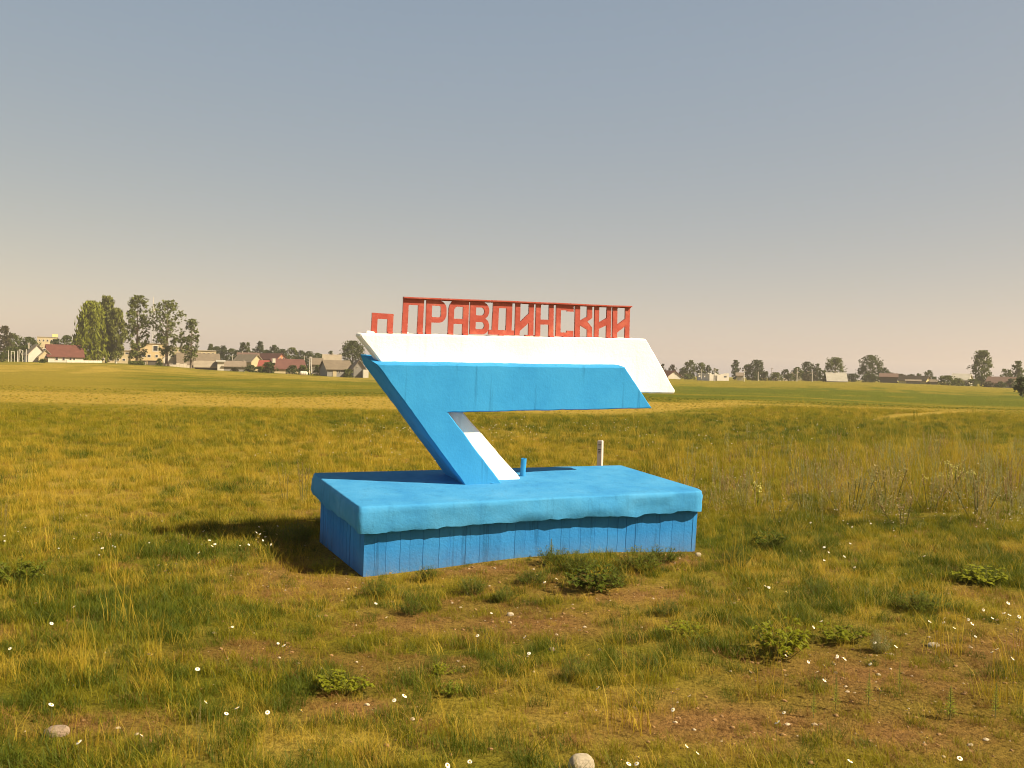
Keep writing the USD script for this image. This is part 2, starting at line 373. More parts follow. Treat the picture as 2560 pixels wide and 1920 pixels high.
def slab(corners, w0, w1, bev=0.007, wob=0.0025, radius=0.0, seed=0, ledge=0.0):
    """A cast concrete slab: an outline in the u-z plane with softened, slightly uneven edges."""
    P = Polygon(corners)
    if radius: P = P.buffer(-radius).buffer(radius, quad_segs=5)
    def prism(poly, a, b):
        m = extrude(poly, b - a)
        v = np.array(m.vertices); m.vertices = np.stack([v[:, 0], a + v[:, 2], v[:, 1]], 1); m.invert(); return m
    pts = dense(P, 0.04)
    n = meshkit.noise(np.stack([pts[:, 0] * 9, pts[:, 1] * 9, 0 * pts[:, 0]], -1), seed) - 0.5
    n += 0.6 * (meshkit.noise(np.stack([pts[:, 0] * 30, pts[:, 1] * 30, 0 * pts[:, 0]], -1), seed + 5) - 0.5)
    c = Polygon(pts)
    nx = np.roll(pts, -1, 0) - np.roll(pts, 1, 0); nx = np.stack([nx[:, 1], -nx[:, 0]], 1); nx /= np.linalg.norm(nx, axis=1, keepdims=True)
    if not c.exterior.is_ccw: nx = -nx
    full = pts + nx * (wob * 2 * n)[:, None]
    inner = full - nx * bev
    m2 = len(full)
    fc = extrude(Polygon(inner), 1.0)      # only its cap triangles are used
    tri = trimesh.creation.triangulate_polygon(Polygon(inner), engine='earcut')
    tv, tf = np.asarray(tri[0]), np.asarray(tri[1])
    from scipy.spatial import cKDTree
    idx = cKDTree(inner).query(tv)[1]
    tf = idx[tf]
    rings = [np.stack([inner[:, 0], 0 * inner[:, 0] + w0, inner[:, 1]], 1), np.stack([full[:, 0], 0 * full[:, 0] + w0 + bev, full[:, 1]], 1),
             np.stack([full[:, 0], 0 * full[:, 0] + w1 - bev, full[:, 1]], 1), np.stack([inner[:, 0], 0 * inner[:, 0] + w1, inner[:, 1]], 1)]
    m = loops_mesh(rings, cap=False)
    f = np.vstack([np.array(m.faces), tf, tf[:, ::-1] + 3 * m2])
    m = trimesh.Trimesh(np.array(m.vertices), f, process=False)
    if ledge:
        v = np.array(m.vertices); top = v[:, 2] > full[:, 1].max() - .03; v[top, 2] += ledge * (v[top, 1] - WB); m.vertices = v
    trimesh.repair.fix_normals(m)
    return m


# front blue seven-shaped slab, corners measured on its front face
W0 = WB
leg_bl, leg_br = on_w(1164.8, 1212, W0), on_w(1258, 1204.5, W0)
inner_c, beam_br, beam_tr, beam_tl = on_w(1119.3, 1030.9, W0), on_w(1631, 1021, W0), on_w(1562.7, 918, W0), on_w(941, 909.5, W0)
leg_bl[1] = leg_br[1] = ZC - 0.015
front = [leg_bl, leg_br, inner_c, beam_br, beam_tr, beam_tl]
part('front_slab', slab(front, W0, W0 + T1, seed=1, ledge=.10), BLUE, sign, 25, 'bright blue slab shaped like a leaning seven')
# the blue back of the leaning leg and the ledge behind it, a little recessed
d = np.array([0.012, 0.0])
leg_dir = (beam_tl - leg_bl)
back = [leg_bl + d, leg_bl + [0.20, 0], leg_bl + [0.20, 0] + leg_dir * 0.62, np.array([1.35, inner_c[1] + 0.03]), np.array([1.25, beam_tl[1] - 0.002]), beam_tl + [0.006, -0.002]]
part('back_slab', slab(back, W0 + T1 + 0.001, W0 + T1 + T2, seed=2, ledge=.085), BLUE, sign, 25)
# the white slab
W2 = W0 + T1
wh_tl, wh_tr, wh_br = on_w(893.5, 833.5, W2), on_w(1615.5, 847.3, W2), on_w(1693, 983.5, W2)
wlr, wlr_top, wbl = on_w(1307.5, 1199, W2), on_w(1157, 1029, W2), on_w(1608, 982, W2)
slope = (wh_br[0] - wh_tr[0]) / (wh_br[1] - wh_tr[1])
bot = wh_br[1]
lfoot = np.array([leg_bl[0] + 0.13, ZC - 0.015]); lfoot2 = np.array([wlr[0], ZC - 0.015])
dirv = (wlr_top - wlr); corner_in = wlr + dirv * ((bot - wlr[1]) / dirv[1])
ldir = (on_w(936, 901, W2) - wh_tl); lmid = wh_tl + ldir * ((bot - wh_tl[1]) / ldir[1])
white = [wh_tl, wh_tr, wh_br, corner_in, lfoot2, lfoot, ]
white = [tuple(p) for p in [lfoot, lfoot2, corner_in, wh_br, wh_tr, wh_tl]]
part('white_slab', slab(white, W2 + 0.0015, W2 + TW, bev=0.010, wob=0.0035, radius=0.018, seed=3), WHITE, sign, 25, 'white slab leaning behind the blue one')

# mortar blobs along the joints
for (x, y, w, s) in [(1012, 832, W2 + .06, .012), (925, 830.5, W2 + .05, .016), (1232, 1208, WB - .004, .008)]:
    u, z = on_w(x, y, w)
    b = trimesh.creation.icosphere(2, s); v = np.array(b.vertices); v *= [2.0, .7, .55]; v *= 1 + .5 * (meshkit.noise(v * 130, 4) - .5)[:, None]
    b.vertices = v + [u, w, z]
    part('mortar_blob', b, WHITE if y < 905 else BLUE, sign, True)

# letters: each cut from plate, unit outlines (s across, t up) put between the slab's top and the rail
LW = W2 + 0.055
def bar(x0, y0, x1, y1): return sbox(x0, y0, x1, y1)
def pl(*p): return Polygon(p)
S_, T_ = .265, .165
def rounded(x0, y0, x1, y1, rl, rr):
    """A box whose left and right corners are cut round."""
    pts = []
    for cx, cy, r, a0 in ((x1, y1, rr, 0), (x0, y1, rl, 90), (x0, y0, rl, 180), (x1, y0, rr, 270)):
        if r:
            sx, sy = (1 if cx == x1 else -1), (1 if cy == y1 else -1)
            for a in np.radians(np.linspace(a0, a0 + 90, 7)):
                pts.append((cx - sx * r + r * math.cos(a), cy - sy * r * .75 + r * .75 * math.sin(a)))
        else: pts.append((cx, cy))
    return Polygon(pts)
G = {}
G['pe'] = bar(0, 0, S_, 1).union(bar(1 - S_, 0, 1, 1)).union(bar(0, 1 - T_, 1, 1))
G['er'] = rounded(0, .32, 1, 1, 0, .36).difference(rounded(.28, .49, .73, .835, 0, .08)).union(bar(0, 0, .27, .5))
G['a'] = pl((0, 0), (.27, 0), (.27, .30), (.72, .30), (.72, 0), (1, 0), (1, 1), (.17, 1), (.05, .9), (0, .78)).difference(pl((.27, .46), (.72, .46), (.72, .83), (.36, .83), (.27, .74)))
G['ve'] = rounded(0, 0, .96, .52, 0, .34).union(rounded(0, .47, .95, 1, 0, .34)).difference(rounded(.29, .16, .72, .38, 0, .14)).difference(rounded(.29, .59, .72, .83, 0, .15))
G['de'] = bar(.12, 0, .38, 1).union(bar(.72, 0, .97, 1)).union(bar(.12, 1 - T_, .97, 1)).union(bar(-.02, 0, 1.07, .15))
G['i'] = bar(0, 0, S_, 1).union(bar(1 - S_, 0, 1, 1)).union(pl((.2, .10), (.2, .38), (.8, .74), (.8, .44)))
G['en'] = bar(0, 0, S_, 1).union(bar(1 - S_, 0, 1, 1)).union(bar(.2, .36, .8, .52))
G['es'] = bar(0, 0, S_, 1).union(bar(0, 1 - T_, 1, 1)).union(bar(0, 0, 1, .13)).union(bar(.62, .8, 1, .9)).union(bar(.62, .1, 1, .19))
G['ka'] = bar(0, 0, .29, 1).union(pl((.29, .52), (.29, .38), (.72, .24), (.72, 0), (1, 0), (1, .32), (.72, .50), (1, .62), (1, 1), (.72, 1), (.70, .66)))
G['i2'] = bar(0, 0, S_, 1).union(bar(1 - S_, 0, 1, 1)).union(pl((.2, .26), (.2, .46), (.8, .66), (.8, .42)))
G['i3'] = bar(0, 0, S_, 1).union(bar(1 - S_, 0, 1, 1)).union(pl((.2, .14), (.2, .40), (.8, .66), (.8, .42)))
def base_y(X): return 333 + (X - 372) * (372 - 333) / (1835 - 372)
def top_y(X): return 124 + (X - 383) * (178 - 124) / (1843 - 383)
def letter_mesh(shape, b0, b1, t0, t1, yb=None, yt=None, thick=0.014):
    def q(s, t):
        Xb, Xt = b0 + (b1 - b0) * s, t0 + (t1 - t0) * s
        yb_ = base_y(Xb) if yb is None else yb[0] + (yb[1] - yb[0]) * s
        yt_ = top_y(Xt) if yt is None else yt[0] + (yt[1] - yt[0]) * s
        X, Y = Xb + (Xt - Xb) * t, yb_ + 3 + (yt_ - yb_ - 3) * t
        return on_w(860 + .3888 * X, 700 + .3888 * Y, LW)
    g = shape.geoms[0] if hasattr(shape, 'geoms') else shape
    P = Polygon([q(*c) for c in dense(Polygon(g.exterior), .12)], [[q(*c) for c in list(h.coords)[:-1]] for h in g.interiors])
    m = extrude(P, thick); v = np.array(m.vertices); m.vertices = np.stack([v[:, 0], LW + thick - v[:, 2], v[:, 1]], 1)
    trimesh.repair.fix_normals(m)
    return m
part('letter', letter_mesh(G['pe'].union(bar(0, .7, 1, 1)), 175, 313, 182, 320, (334, 332), (210, 219)), REDM, sign, False, 'small red letter standing alone at the left')
for key, b0, b1, t0, t1 in [('pe', 372, 506, 383, 516), ('er', 525, 655, 532, 662), ('a', 668, 797, 677, 805), ('ve', 808, 938, 814, 942), ('de', 932, 1082, 944, 1088), ('i', 1098, 1218, 1105, 1222), ('en', 1231, 1347, 1237, 1350), ('es', 1362, 1475, 1367, 1478), ('ka', 1484, 1595, 1488, 1597), ('i2', 1610, 1715, 1614, 1720), ('i3', 1727, 1835, 1730, 1840)]:
    part('letter', letter_mesh(G[key], b0, b1, t0, t1), REDM, sign, False)
# the angle-iron rail along the letter tops and small welded feet
a, b = on_w(1008.5, 744.5, LW), on_w(1577, 767.5, LW)
n = 24; tt = np.linspace(0, 1, n)
sag = .0025 * (meshkit.noise(np.stack([tt * 9, 0 * tt, 0 * tt], -1), 3) - .5)
rings = []
for t, s in zip(tt, sag):
    u, z = a + (b - a) * t; z += s
    rings.append(np.array([[u, LW - .022, z + .0085], [u, LW + .014, z + .0085], [u, LW + .014, z - .010], [u, LW - .001, z - .010], [u, LW - .001, z - .001], [u, LW - .022, z - .001]]))
part('rail', loops_mesh(rings), REDM, sign, False)
for X in (195, 297, 388, 490, 542, 685, 780, 1010, 1180, 1240, 1335, 1420, 1500, 1585, 1628, 1706, 1745, 1826):
    u, z = on_w(860 + .3888 * X, 700 + .3888 * (base_y(X) + 2), LW)
    part('weld_foot', bx(u - .018, u + .018, LW - .008, LW + .022, z - .012, z + .003), REDM, sign)

# plinth cap: an uneven cast slab; corners measured on its top plane
c_fl, c_bl, c_br, c_fr = on_z(896, 1268, ZC), on_z(778, 1181.5, ZC), on_z(1553, 1162, ZC), on_z(1769, 1227, ZC)
P = Polygon([c_fl, c_fr, c_br, c_bl])
pts = dense(P, .03)
def soften(pts, P):
    out = []
    for p in pts:
        r = 0.0
        for c, rad in ((c_fr, .085), (c_fl, .012), (c_bl, .03), (c_br, .03)):
            d = np.linalg.norm(p - c)
            if d < rad: p = p + (np.array(P.centroid.coords[0]) - c) / np.linalg.norm(np.array(P.centroid.coords[0]) - c) * rad * .40 * (1 - d / rad)
        out.append(p)
    return np.array(out)
pts = soften(pts, P)
cen = pts.mean(0)
nrm = np.roll(pts, -1, 0) - np.roll(pts, 1, 0); nrm = np.stack([nrm[:, 1], -nrm[:, 0]], 1); nrm /= np.linalg.norm(nrm, axis=1, keepdims=True)
if not Polygon(pts).exterior.is_ccw: nrm = -nrm
def nz(pts, s, seed, k=0.0): return meshkit.fbm(np.stack([pts[:, 0] * s, pts[:, 1] * s, 0 * pts[:, 0] + k], -1), 3, seed) - .5
low = ZCB + .006 + .018 * nz(pts, 2.6, 11) + .030 * nz(pts, 15, 12) - .012 * smooth(1.2, 0, pts[:, 0])
rings = []
for k, (dz, inset, wob) in enumerate([(None, .045, .0), (None, .006, .02), (.25, -.006, .02), (.5, -.003, .018), (.75, -.002, .014), (.9, .004, .010), (.97, .008, .006), (1.0, .018, .004)]):
    if k == 0: z = low + .012
    elif dz is None: z = low
    else: z = low + (ZC - low) * dz
    w = wob * nz(pts, 5, 20 + k // 2, k * .35) * 2
    rings.append(np.column_stack([pts - nrm * (inset - w)[:, None] if np.ndim(w) else pts, z]))
top0 = rings[-1]
for s in (.9, .7, .45, .2):
    rg = cen + (top0[:, :2] - cen) * s
    rings.append(np.column_stack([rg, ZC + .010 * nz(rg, 2.2, 31)]))
part('plinth_cap', loops_mesh(rings), CAPBLUE, sign, 35, 'thick uneven slab with a ragged lower edge')

# plinth base: a core faced with upright boards
BO = .060
b_fl, b_bl, b_br, b_fr = c_fl + [BO, BO], c_bl + [BO, -BO], c_br + [-BO, -BO], c_fr + [-BO + .028, BO]
core = [p for p in (b_fl, b_fr, b_br, b_bl)]
inner = [b_fl + [.03, .03], b_fr + [-.03, .03], b_br + [-.03, -.03], b_bl + [.03, -.03]]
cp = np.array(inner)
base = part('plinth_base', loops_mesh([np.column_stack([cp, [-.25] * 4]), np.column_stack([cp, [ZCB + .03] * 4])]), SHADOWY, sign)
brng = np.random.default_rng(3)
BOARDM = [painted(f'board_paint_{k}', tuple(np.array([.030, .195, .49]) * s), tuple(np.array([.022, .165, .44]) * s), tuple(np.array([.038, .22, .52]) * s), 0.32, 0.004, 0.13) for k, s in enumerate((1.0, .95, 1.04))]
def boards(a, b, width, bottom):
    L = np.linalg.norm(b - a); e = (b - a) / L; nn = np.array([e[1], -e[0]])
    x = 0.0
    while x < L - .012:
        wd = width * brng.uniform(.75, 1.3)
        if L - x - wd < width * .5: wd = L - x
        out = brng.uniform(-.0008, .0008); zb = bottom + brng.uniform(-.012, .012); tilt = brng.uniform(-.001, .001)
        g = .0003 if brng.random() < .65 else .0010
        p0, p1 = a + e * (x + g), a + e * (x + wd - g)
        q = lambda p, o: p + nn * o
        ch = .0009
        ring = [q(p0, out - .035), q(p1, out - .035), q(p1, out + tilt - ch), q(p1 - e * ch, out + tilt), q(p0 + e * ch, out - tilt), q(p0, out - tilt - ch)]
        ring = np.array(ring)
        r2 = ring + e * brng.uniform(-.0015, .0015)
        m = loops_mesh([np.column_stack([r2, [zb] * 6]), np.column_stack([ring, [ZCB + .06] * 6])])
        part('board', m, BOARDM[brng.integers(3)], base)
        x += wd
boards(b_fl, b_fr, .086, -.05)
boards(b_bl, b_fl, .09, -.08)
boards(b_fr, b_br, .09, -.08)
# short blue pipe standing on the plinth
pu, pw = on_z(1306.5, 1189, ZC)
an = np.arange(20) * 2 * np.pi / 20
ring = np.stack([np.cos(an), np.sin(an)], 1)
ht = (on_w(1308.5, 1146, pw)[1] - ZC)
pr = .0205
rings = [np.column_stack([[pu, pw] + ring * pr, np.full(20, ZC - .02)]), np.column_stack([[pu + .004, pw] + ring * pr, np.full(20, ZC + ht)]), np.column_stack([[pu + .004, pw] + ring * (pr - .004), np.full(20, ZC + ht)]), np.column_stack([[pu + .004, pw] + ring * (pr - .004), np.full(20, ZC + ht - .04)])]
part('pipe_stub', loops_mesh(rings), BLUE, sign, 30, 'short blue pipe standing beside the white leg')

def sign_world(u, w, z): return SIGN_O + SK * (SIGN_R @ np.array([u, w, z]))
FOOT = Polygon([sign_world(*p, 0)[:2] for p in core])
CAPW = [sign_world(*p, 0)[:2] for p in (c_fl, c_fr, c_br, c_bl)]

# ---------------------------------------------------------------- marker post behind the plinth
POSTW = plain('post_paint', (.50, .44, .42), 0.6, 0.08, 9.0, 0.001)
PRINT = plain('post_print', (.07, .06, .07), 0.7)
pp = at(1498, 12.6)
px_m = 12.6 / FPX
h = (project(pp)[1] - 1101) * px_m
post = thing('marker_post', 'thin white marker post with dark print, behind the blue plinth', 'post', pp, math.radians(-32))
part('shaft', loops_mesh([np.array([[-.032, -.025, -.1], [.032, -.025, -.1], [.032, .025, -.1], [-.032, .025, -.1]]), np.array([[-.032, -.025, h - .012], [.032, -.025, h - .012], [.032, .025, h - .012], [-.032, .025, h - .012]]), np.array([[-.026, -.019, h], [.026, -.019, h], [.026, .019, h], [-.026, .019, h]])]), POSTW, post)
for k, (z0, w_, hh) in enumerate([(h - .055, .021, .008), (h - .075, .017, .006), (h - .125, .022, .012), (h - .148, .016, .012), (h - .168, .018, .010)]):
    for j in range(3):
        part('print_mark', bx(-w_ + j * w_ * .68, -w_ + j * w_ * .68 + w_ * .56, -.0262, -.0245, z0, z0 + hh), PRINT, post)

# ---------------------------------------------------------------- the village
def wallm(name, col): return plain(name, col, 0.9, 0.10, 0.8)
def roofm(name, col, rows=6.0):
    c = np.array(col)
    return mat(name, {'g': ('geometry', {}), 'w': ('wave_texture', {'wave_type': 'bands', 'bands_direction': 'x', 'scale': rows, 'distortion': 1.5}), 'n': ('noise_texture', {'scale': 0.9, 'detail': 6.0}), 'a': ('math', {'math_type': 'multiply_add', 'value2': 0.35, 'value3': 0.0}), 'b': ('math', {'math_type': 'multiply_add', 'value2': 0.65}),
                      'r': ('rgb_ramp', {'ramp': [(0.2, tuple(c * .72)), (0.5, tuple(c)), (0.8, tuple(c * 1.22))]}), 'p': ('principled_bsdf', {'roughness': 0.85, 'specular_ior_level': 0.2})},
               [('g.position', 'w.vector'), ('g.position', 'n.vector'), ('w.fac', 'a.value1'), ('n.fac', 'b.value1'), ('a.value', 'b.value3'), ('b.value', 'r.fac'), ('r.color', 'p.base_color')], surface='p.BSDF')
WM = {'white': wallm('limewash', (.52, .47, .39)), 'cream': wallm('cream_render', (.44, .35, .21)), 'ochre': wallm('ochre_render', (.50, .37, .20)), 'brick': wallm('orange_brick', (.42, .17, .09)), 'grey': wallm('grey_boards', (.22, .20, .18)),
      'dark': wallm('dark_boards', (.09, .075, .06)), 'block': wallm('white_block', (.55, .50, .44)), 'pale': wallm('pale_boards', (.34, .29, .23)), 'yellow': wallm('yellow_render', (.62, .50, .22))}
RM = {'red': roofm('red_sheet', (.12, .045, .034)), 'darkred': roofm('dark_red_sheet', (.125, .055, .045)), 'brightred': roofm('bright_red_sheet', (.23, .06, .045)), 'brown': roofm('brown_sheet', (.13, .080, .062)), 'slate': roofm('weathered_slate', (.165, .128, .09)),
      'light': roofm('pale_slate', (.27, .22, .16)), 'white': roofm('white_sheet', (.34, .31, .26)), 'shade': roofm('old_brown_slate', (.20, .155, .115))}
PANE = mat('window_glass', {'p': ('principled_bsdf', {'base_color': (.03, .03, .035), 'roughness': 0.15, 'specular_ior_level': 0.5})}, [], surface='p.BSDF')
TRIM = plain('window_trim', (.60, .54, .45), 0.7)
TIMBER = plain('grey_timber', (.30, .25, .19), 0.9)
PALEPOLE = plain('pale_concrete_pole', (.52, .47, .40), 0.85)
STEEL = plain('galvanised_steel', (.42, .40, .38), 0.5)


def facing(p): return -math.atan2(p[0], p[1])


def gabled(parent, k, X0, X1, he, hr, depth, axis, wm, rm, y0=0.0, wn='wall', rn='roof', over=.35):
    """Walls with gables and a two-sided roof in the parent's frame. axis 'y': gable to the viewer; 'x': long side to the viewer."""
    if axis == 'y': p0, p1, q0, q1 = X0, X1, y0, y0 + depth
    else: p0, p1, q0, q1 = y0, y0 + depth, X0, X1
    pm = (p0 + p1) / 2
    m = extrude(Polygon([(p0, -1), (p1, -1), (p1, he), (pm, hr), (p0, he)]), q1 - q0)
    v = np.array(m.vertices)
    put = (lambda v: np.stack([v[:, 0], q0 + v[:, 2], v[:, 1]], 1)) if axis == 'y' else (lambda v: np.stack([q0 + v[:, 2], v[:, 0], v[:, 1]], 1))
    m.vertices = put(v); trimesh.repair.fix_normals(m)
    w = part(wn, m, wm, parent)
    s = (hr - he) / max(pm - p0, .01); th = .16
    rs = []
    for sg, pe in ((-1, p0), (1, p1)):
        e = pe + sg * over; z = he - over * s
        r = extrude(Polygon([(e, z + .03), (pm, hr + .03), (pm, hr + .03 + th), (e, z + .03 + th)]), q1 - q0 + 2 * over)
        v = np.array(r.vertices); v[:, 2] -= over; r.vertices = put(v); trimesh.repair.fix_normals(r); rs.append(r)
    return w, part(rn, cat_mesh(rs), rm, parent)


def window(parent, x0, x1, z0, z1, y=0.0, name='window'):
    f = part(name, bx(x0, x1, y - .06, y + .05, z0, z1), TRIM, parent)
    t = min(x1 - x0, z1 - z0) * .14
    part('pane', bx(x0 + t, x1 - t, y - .075, y - .03, z0 + t, z1 - t), PANE, f)


def house(name, label, cat, xl, xr, D, ye, yr, depth, axis, yaw, wm, rm, wins=(), chims=(), group=None):
    """A gabled building from its pixel columns, eave row and ridge row at the distance D."""
    p = at((xl + xr) / 2, D); k = D / FPX; yb = project(p)[1]
    t = thing(name, label, cat, p, facing(p) + yaw, group)
    xc = (xl + xr) / 2
    w, r = gabled(t, k, (xl - xc) * k, (xr - xc) * k, max((yb - ye) * k, .25), (yb - yr) * k, depth, axis, WM[wm], RM[rm])
    for (a, b, c, d) in wins: window(w, (a - xc) * k, (b - xc) * k, (yb - d) * k, (yb - c) * k)
    for (a, wd, top) in chims:
        part('chimney', bx((a - xc) * k - wd * k / 2, (a - xc) * k + wd * k / 2, depth / 2 - .3, depth / 2 + .3, (yb - yr) * k - 1.0, (yb - top) * k), WM['pale'], r)
    return t, w, r, (lambda x: (x - xc) * k), (lambda y: (yb - y) * k), k


def village():
    # left group
    t, w, r, X, Z, k = house('house', 'white gabled house with a side wing, left of the red roofed house', 'house', 75, 113, 280, 888, 867, 9, 'y', .12, 'white', 'light', [(104, 110, 874, 880)], [(80, 3, 862)])
    gabled(t, k, X(94), X(123), Z(893), Z(878), 5, 'y', WM['cream'], RM['light'], -2.0, 'annex_wall', 'annex_roof')
    window(t, X(106), X(113), Z(897), Z(890), -2.0)
    house('house', 'long white house with a red roof and a row of dark openings, beside the willow', 'house', 128, 201, 278, 893, 867, 9, 'x', .10, 'white', 'red', [(142, 149, 894, 902), (157, 163, 894, 902), (171, 177, 894, 902), (179, 184, 895, 903)])
    p = at(118, 470); k = 470 / FPX; yb = project(p)[1]
    t = thing('apartment_block', 'far cream apartment block showing above the white gabled house', 'building', p, facing(p))
    w = part('wall', bx(-21 * k, 21 * k, 0, 12, -1, (yb - 849) * k), WM['cream'], t)
    part('roof', bx(-21.5 * k, 21.5 * k, -.2, 12.2, (yb - 849) * k, (yb - 848) * k), WM['pale'], t)
    part('stair_house', bx(9 * k, 21 * k, 3, 9, (yb - 848) * k, (yb - 841) * k), WM['yellow'], t)
    for i in range(5): window(w, (-18 + 8 * i) * k, (-14 + 8 * i) * k, (yb - 859) * k, (yb - 854) * k)
    # the long cream building behind the poplars
    p = at(385, 330); k = 330 / FPX; yb = project(p)[1]
    t = thing('school_building', 'long cream flat roofed building behind the tall poplars', 'building', p, facing(p))
    X = lambda x: (x - 385) * k; Z = lambda y: (yb - y) * k
    for (a, b, top, y0, dp) in ((249, 334, 881, 0, 12), (334, 410, 863, -.6, 14), (410, 470, 870, 0.3, 12), (470, 524, 876, .8, 11)):
        w = part('wall', bx(X(a), X(b), y0, y0 + dp, -1, Z(top)), WM['cream' if a != 334 else 'ochre'], t)
        part('roof', bx(X(a) - .2, X(b) - .003, y0 - .25, y0 + dp, Z(top), Z(top) + .25), WM['pale'], t)
        wn = {249: [(x, x + 8, 884, 889) for x in range(256, 328, 11)] + [(x, x + 7, 899, 905) for x in (272, 288, 303, 316)], 334: [(338, 344, 869, 875), (381, 394, 866, 881), (349, 355, 869, 875), (357, 365, 888, 895), (370, 378, 888, 895), (387, 394, 888, 895), (343, 350, 888, 895)],
              410: [(x, x + 7, 874, 880) for x in (414, 426, 438, 450)] + [(x, x + 7, 889, 895) for x in (414, 450)], 470: [(x, x + 6, 880, 884) for x in range(474, 520, 10)]}[a]
        for (c, d, e, f) in wn: window(w, X(c), X(d), Z(f), Z(e), y0)
    house('house', 'small white gabled house under the thin poplar', 'house', 410, 446, 268, 897, 880, 8, 'y', 0, 'white', 'shade', [(428, 435, 888, 895)])
    for (a, b, lab) in ((355, 366, 'narrow dark garage between the two thin poplars'), (370, 391, 'wide dark garage left of the small white gabled house')):
        p = at((a + b) / 2, 262); k = 262 / FPX; yb = project(p)[1]
        t = thing('garage', lab, 'garage', p, facing(p)); wd = (b - a) / 2 * k
        part('wall', bx(-wd, wd, 0, 5, -.5, (yb - 903) * k), WM['dark'], t); part('roof', bx(-wd - .2, wd + .2, -.2, 5.2, (yb - 903) * k, (yb - 903) * k + .15), RM['shade'], t)
        part('door', bx(-wd * .7, wd * .7, -.06, .02, 0, (yb - 903) * k * .8), WM['pale' if a == 355 else 'dark'], t)
    for (a, b, top, D, lab, m_) in ((167, 255, 903.3, 272, 'long low whitish wall in front of the willow', 'white'), (404, 476, 908, 250, 'pale low fence in front of the small white gabled house', 'pale'), (1930, 1990, 946, 300, 'low pale fence by the hedges right of the block house', 'pale')):
        n = 8; t = None
        pts = [at(a + (b - a) * i / n, D + 6 * i / n) for i in range(n + 1)]
        t = thing('low_wall' if m_ == 'white' else 'field_fence', lab, 'wall' if m_ == 'white' else 'fence', pts[0])
        for i in range(n):
            d = pts[i + 1] - pts[i]; L = np.linalg.norm(d[:2]); h = (project(pts[i])[1] - top) * D / FPX
            h = max(h, .6) * (1 if m_ == 'white' else (1.0, .8, .9, .55)[i % 4])
            m = bx(0, L - .04, -.05, .05, -.4, h); m.apply_transform(trimesh.transformations.rotation_matrix(math.atan2(d[1], d[0]), [0, 0, 1])); m.apply_translation(pts[i] - pts[0])
            part('panel', m, WM[m_], t)
    # middle group
    house('barn', 'long barn with a weathered brown grey roof, right of the poplars', 'barn', 450, 544, 262, 913, 886, 10, 'x', .05, 'dark', 'slate', [], [(543, 2, 884)])
    house('shed', 'low open shed with a pale sheet roof below the long barn', 'shed', 490, 543, 238, 918, 905, 5, 'x', 0, 'dark', 'light')
    house('shed', 'small white shed beside the low pale roofed shed', 'shed', 544, 559, 237, 906, 903, 4, 'x', 0, 'white', 'white')
    house('shed', 'low brown shed right of the small white shed', 'shed', 560, 610, 237, 917, 905, 6, 'x', 0, 'grey', 'shade', [], [(608, 2, 900)])
    house('house', 'house with a wide dark brown roof behind the cream gable', 'house', 596, 644, 292, 908, 884, 9, 'x', 0, 'grey', 'brown', [], [(606, 2.5, 879)])
    house('house', 'house with a cream gable and a pale grey roof', 'house', 627, 658, 262, 905, 889, 10, 'y', .50, 'cream', 'light')
    house('house', 'house with an orange brick gable and two small windows', 'house', 690, 717, 300, 899, 886, 12, 'y', .55, 'brick', 'darkred', [(697, 701, 894, 899), (706, 710, 894, 899)], [(718, 1.5, 888), (722, 1.5, 889)])
    house('shed', 'small shed with a bright red roof left of the long dark red roof', 'shed', 646, 673, 248, 920, 903, 6, 'x', -.15, 'grey', 'brightred')
    t, w, r, X, Z, k = house('house', 'long house with a dark red roof and a cream wall end', 'house', 686, 762, 235, 923, 900, 10, 'x', .12, 'cream', 'darkred', [(720, 727, 925, 930)])
    part('dormer', bx(X(684), X(691), 1.0, 3.0, Z(909), Z(898)), WM['white'], r)
    house('house', 'grey house with a broken mansard roof and a dark dormer window', 'house', 780, 804, 268, 912, 897, 8, 'x', 0, 'grey', 'slate', [(787, 794, 915, 921)], [(775, 2, 893)])
    house('house', 'tall house with a pale ribbed roof behind the grey cottage', 'house', 808, 850, 272, 914, 888, 9, 'x', 0, 'pale', 'light', [], [(830, 4, 884)])
    t, w, r, X, Z, k = house('cottage', 'grey cottage with a ribbed roof and a cream door beside the round tree', 'cottage', 818, 880, 220, 924, 903, 9, 'x', .20, 'grey', 'slate')
    part('door', bx(X(832), X(841), -.08, .03, 0, Z(925)), WM['cream'], w); window(w, X(846), X(852), Z(933), Z(926))
    t, w, r, X, Z, k = house('cottage', 'grey gabled cottage half hidden behind the left edge of the sign', 'cottage', 884, 912, 214, 921, 902, 8, 'y', .1, 'grey', 'slate', [(890, 894, 916, 921)])
    part('porch', bx(X(905), X(918), -2.2, -.002, 0, Z(924)), WM['white'], t)
    for i, x in enumerate((754, 759, 764)):
        p = at(x, 212); m = trimesh.creation.icosphere(2, .5); v = np.array(m.vertices); v *= [.95, .8, .95]; v[:, 2] = np.maximum(v[:, 2], -.42) + .42; m.vertices = v
        o = usdkit.mesh(stage, numbered('/World', 'wrapped_bale'), m, WM['block'], True); place(o, p); tag(o, ('leftmost', 'middle', 'rightmost')[i] + ' of three white wrapped bales at the field edge', 'bale', 'white bales at the field edge')
    house('shed', 'tiny pale hut between the bushes below the red roofs', 'shed', 667, 676, 236, 927, 926, 2, 'x', 0, 'white', 'white')
    # right group
    house('house', 'white house with a steep red roof at the right tip of the sign', 'house', 1669, 1703, 300, 940, 928, 9, 'y', .45, 'white', 'red', [(1687, 1691, 933, 937)])
    house('house', 'small far white house right of the red roofed one', 'house', 1705, 1718, 365, 938, 933, 6, 'x', 0, 'white', 'slate')
    p = at(1798, 262); k = 262 / FPX; yb = project(p)[1]
    t = thing('block_house', 'unfinished roofless house of white blocks on the field edge', 'house', p, facing(p) + .42)
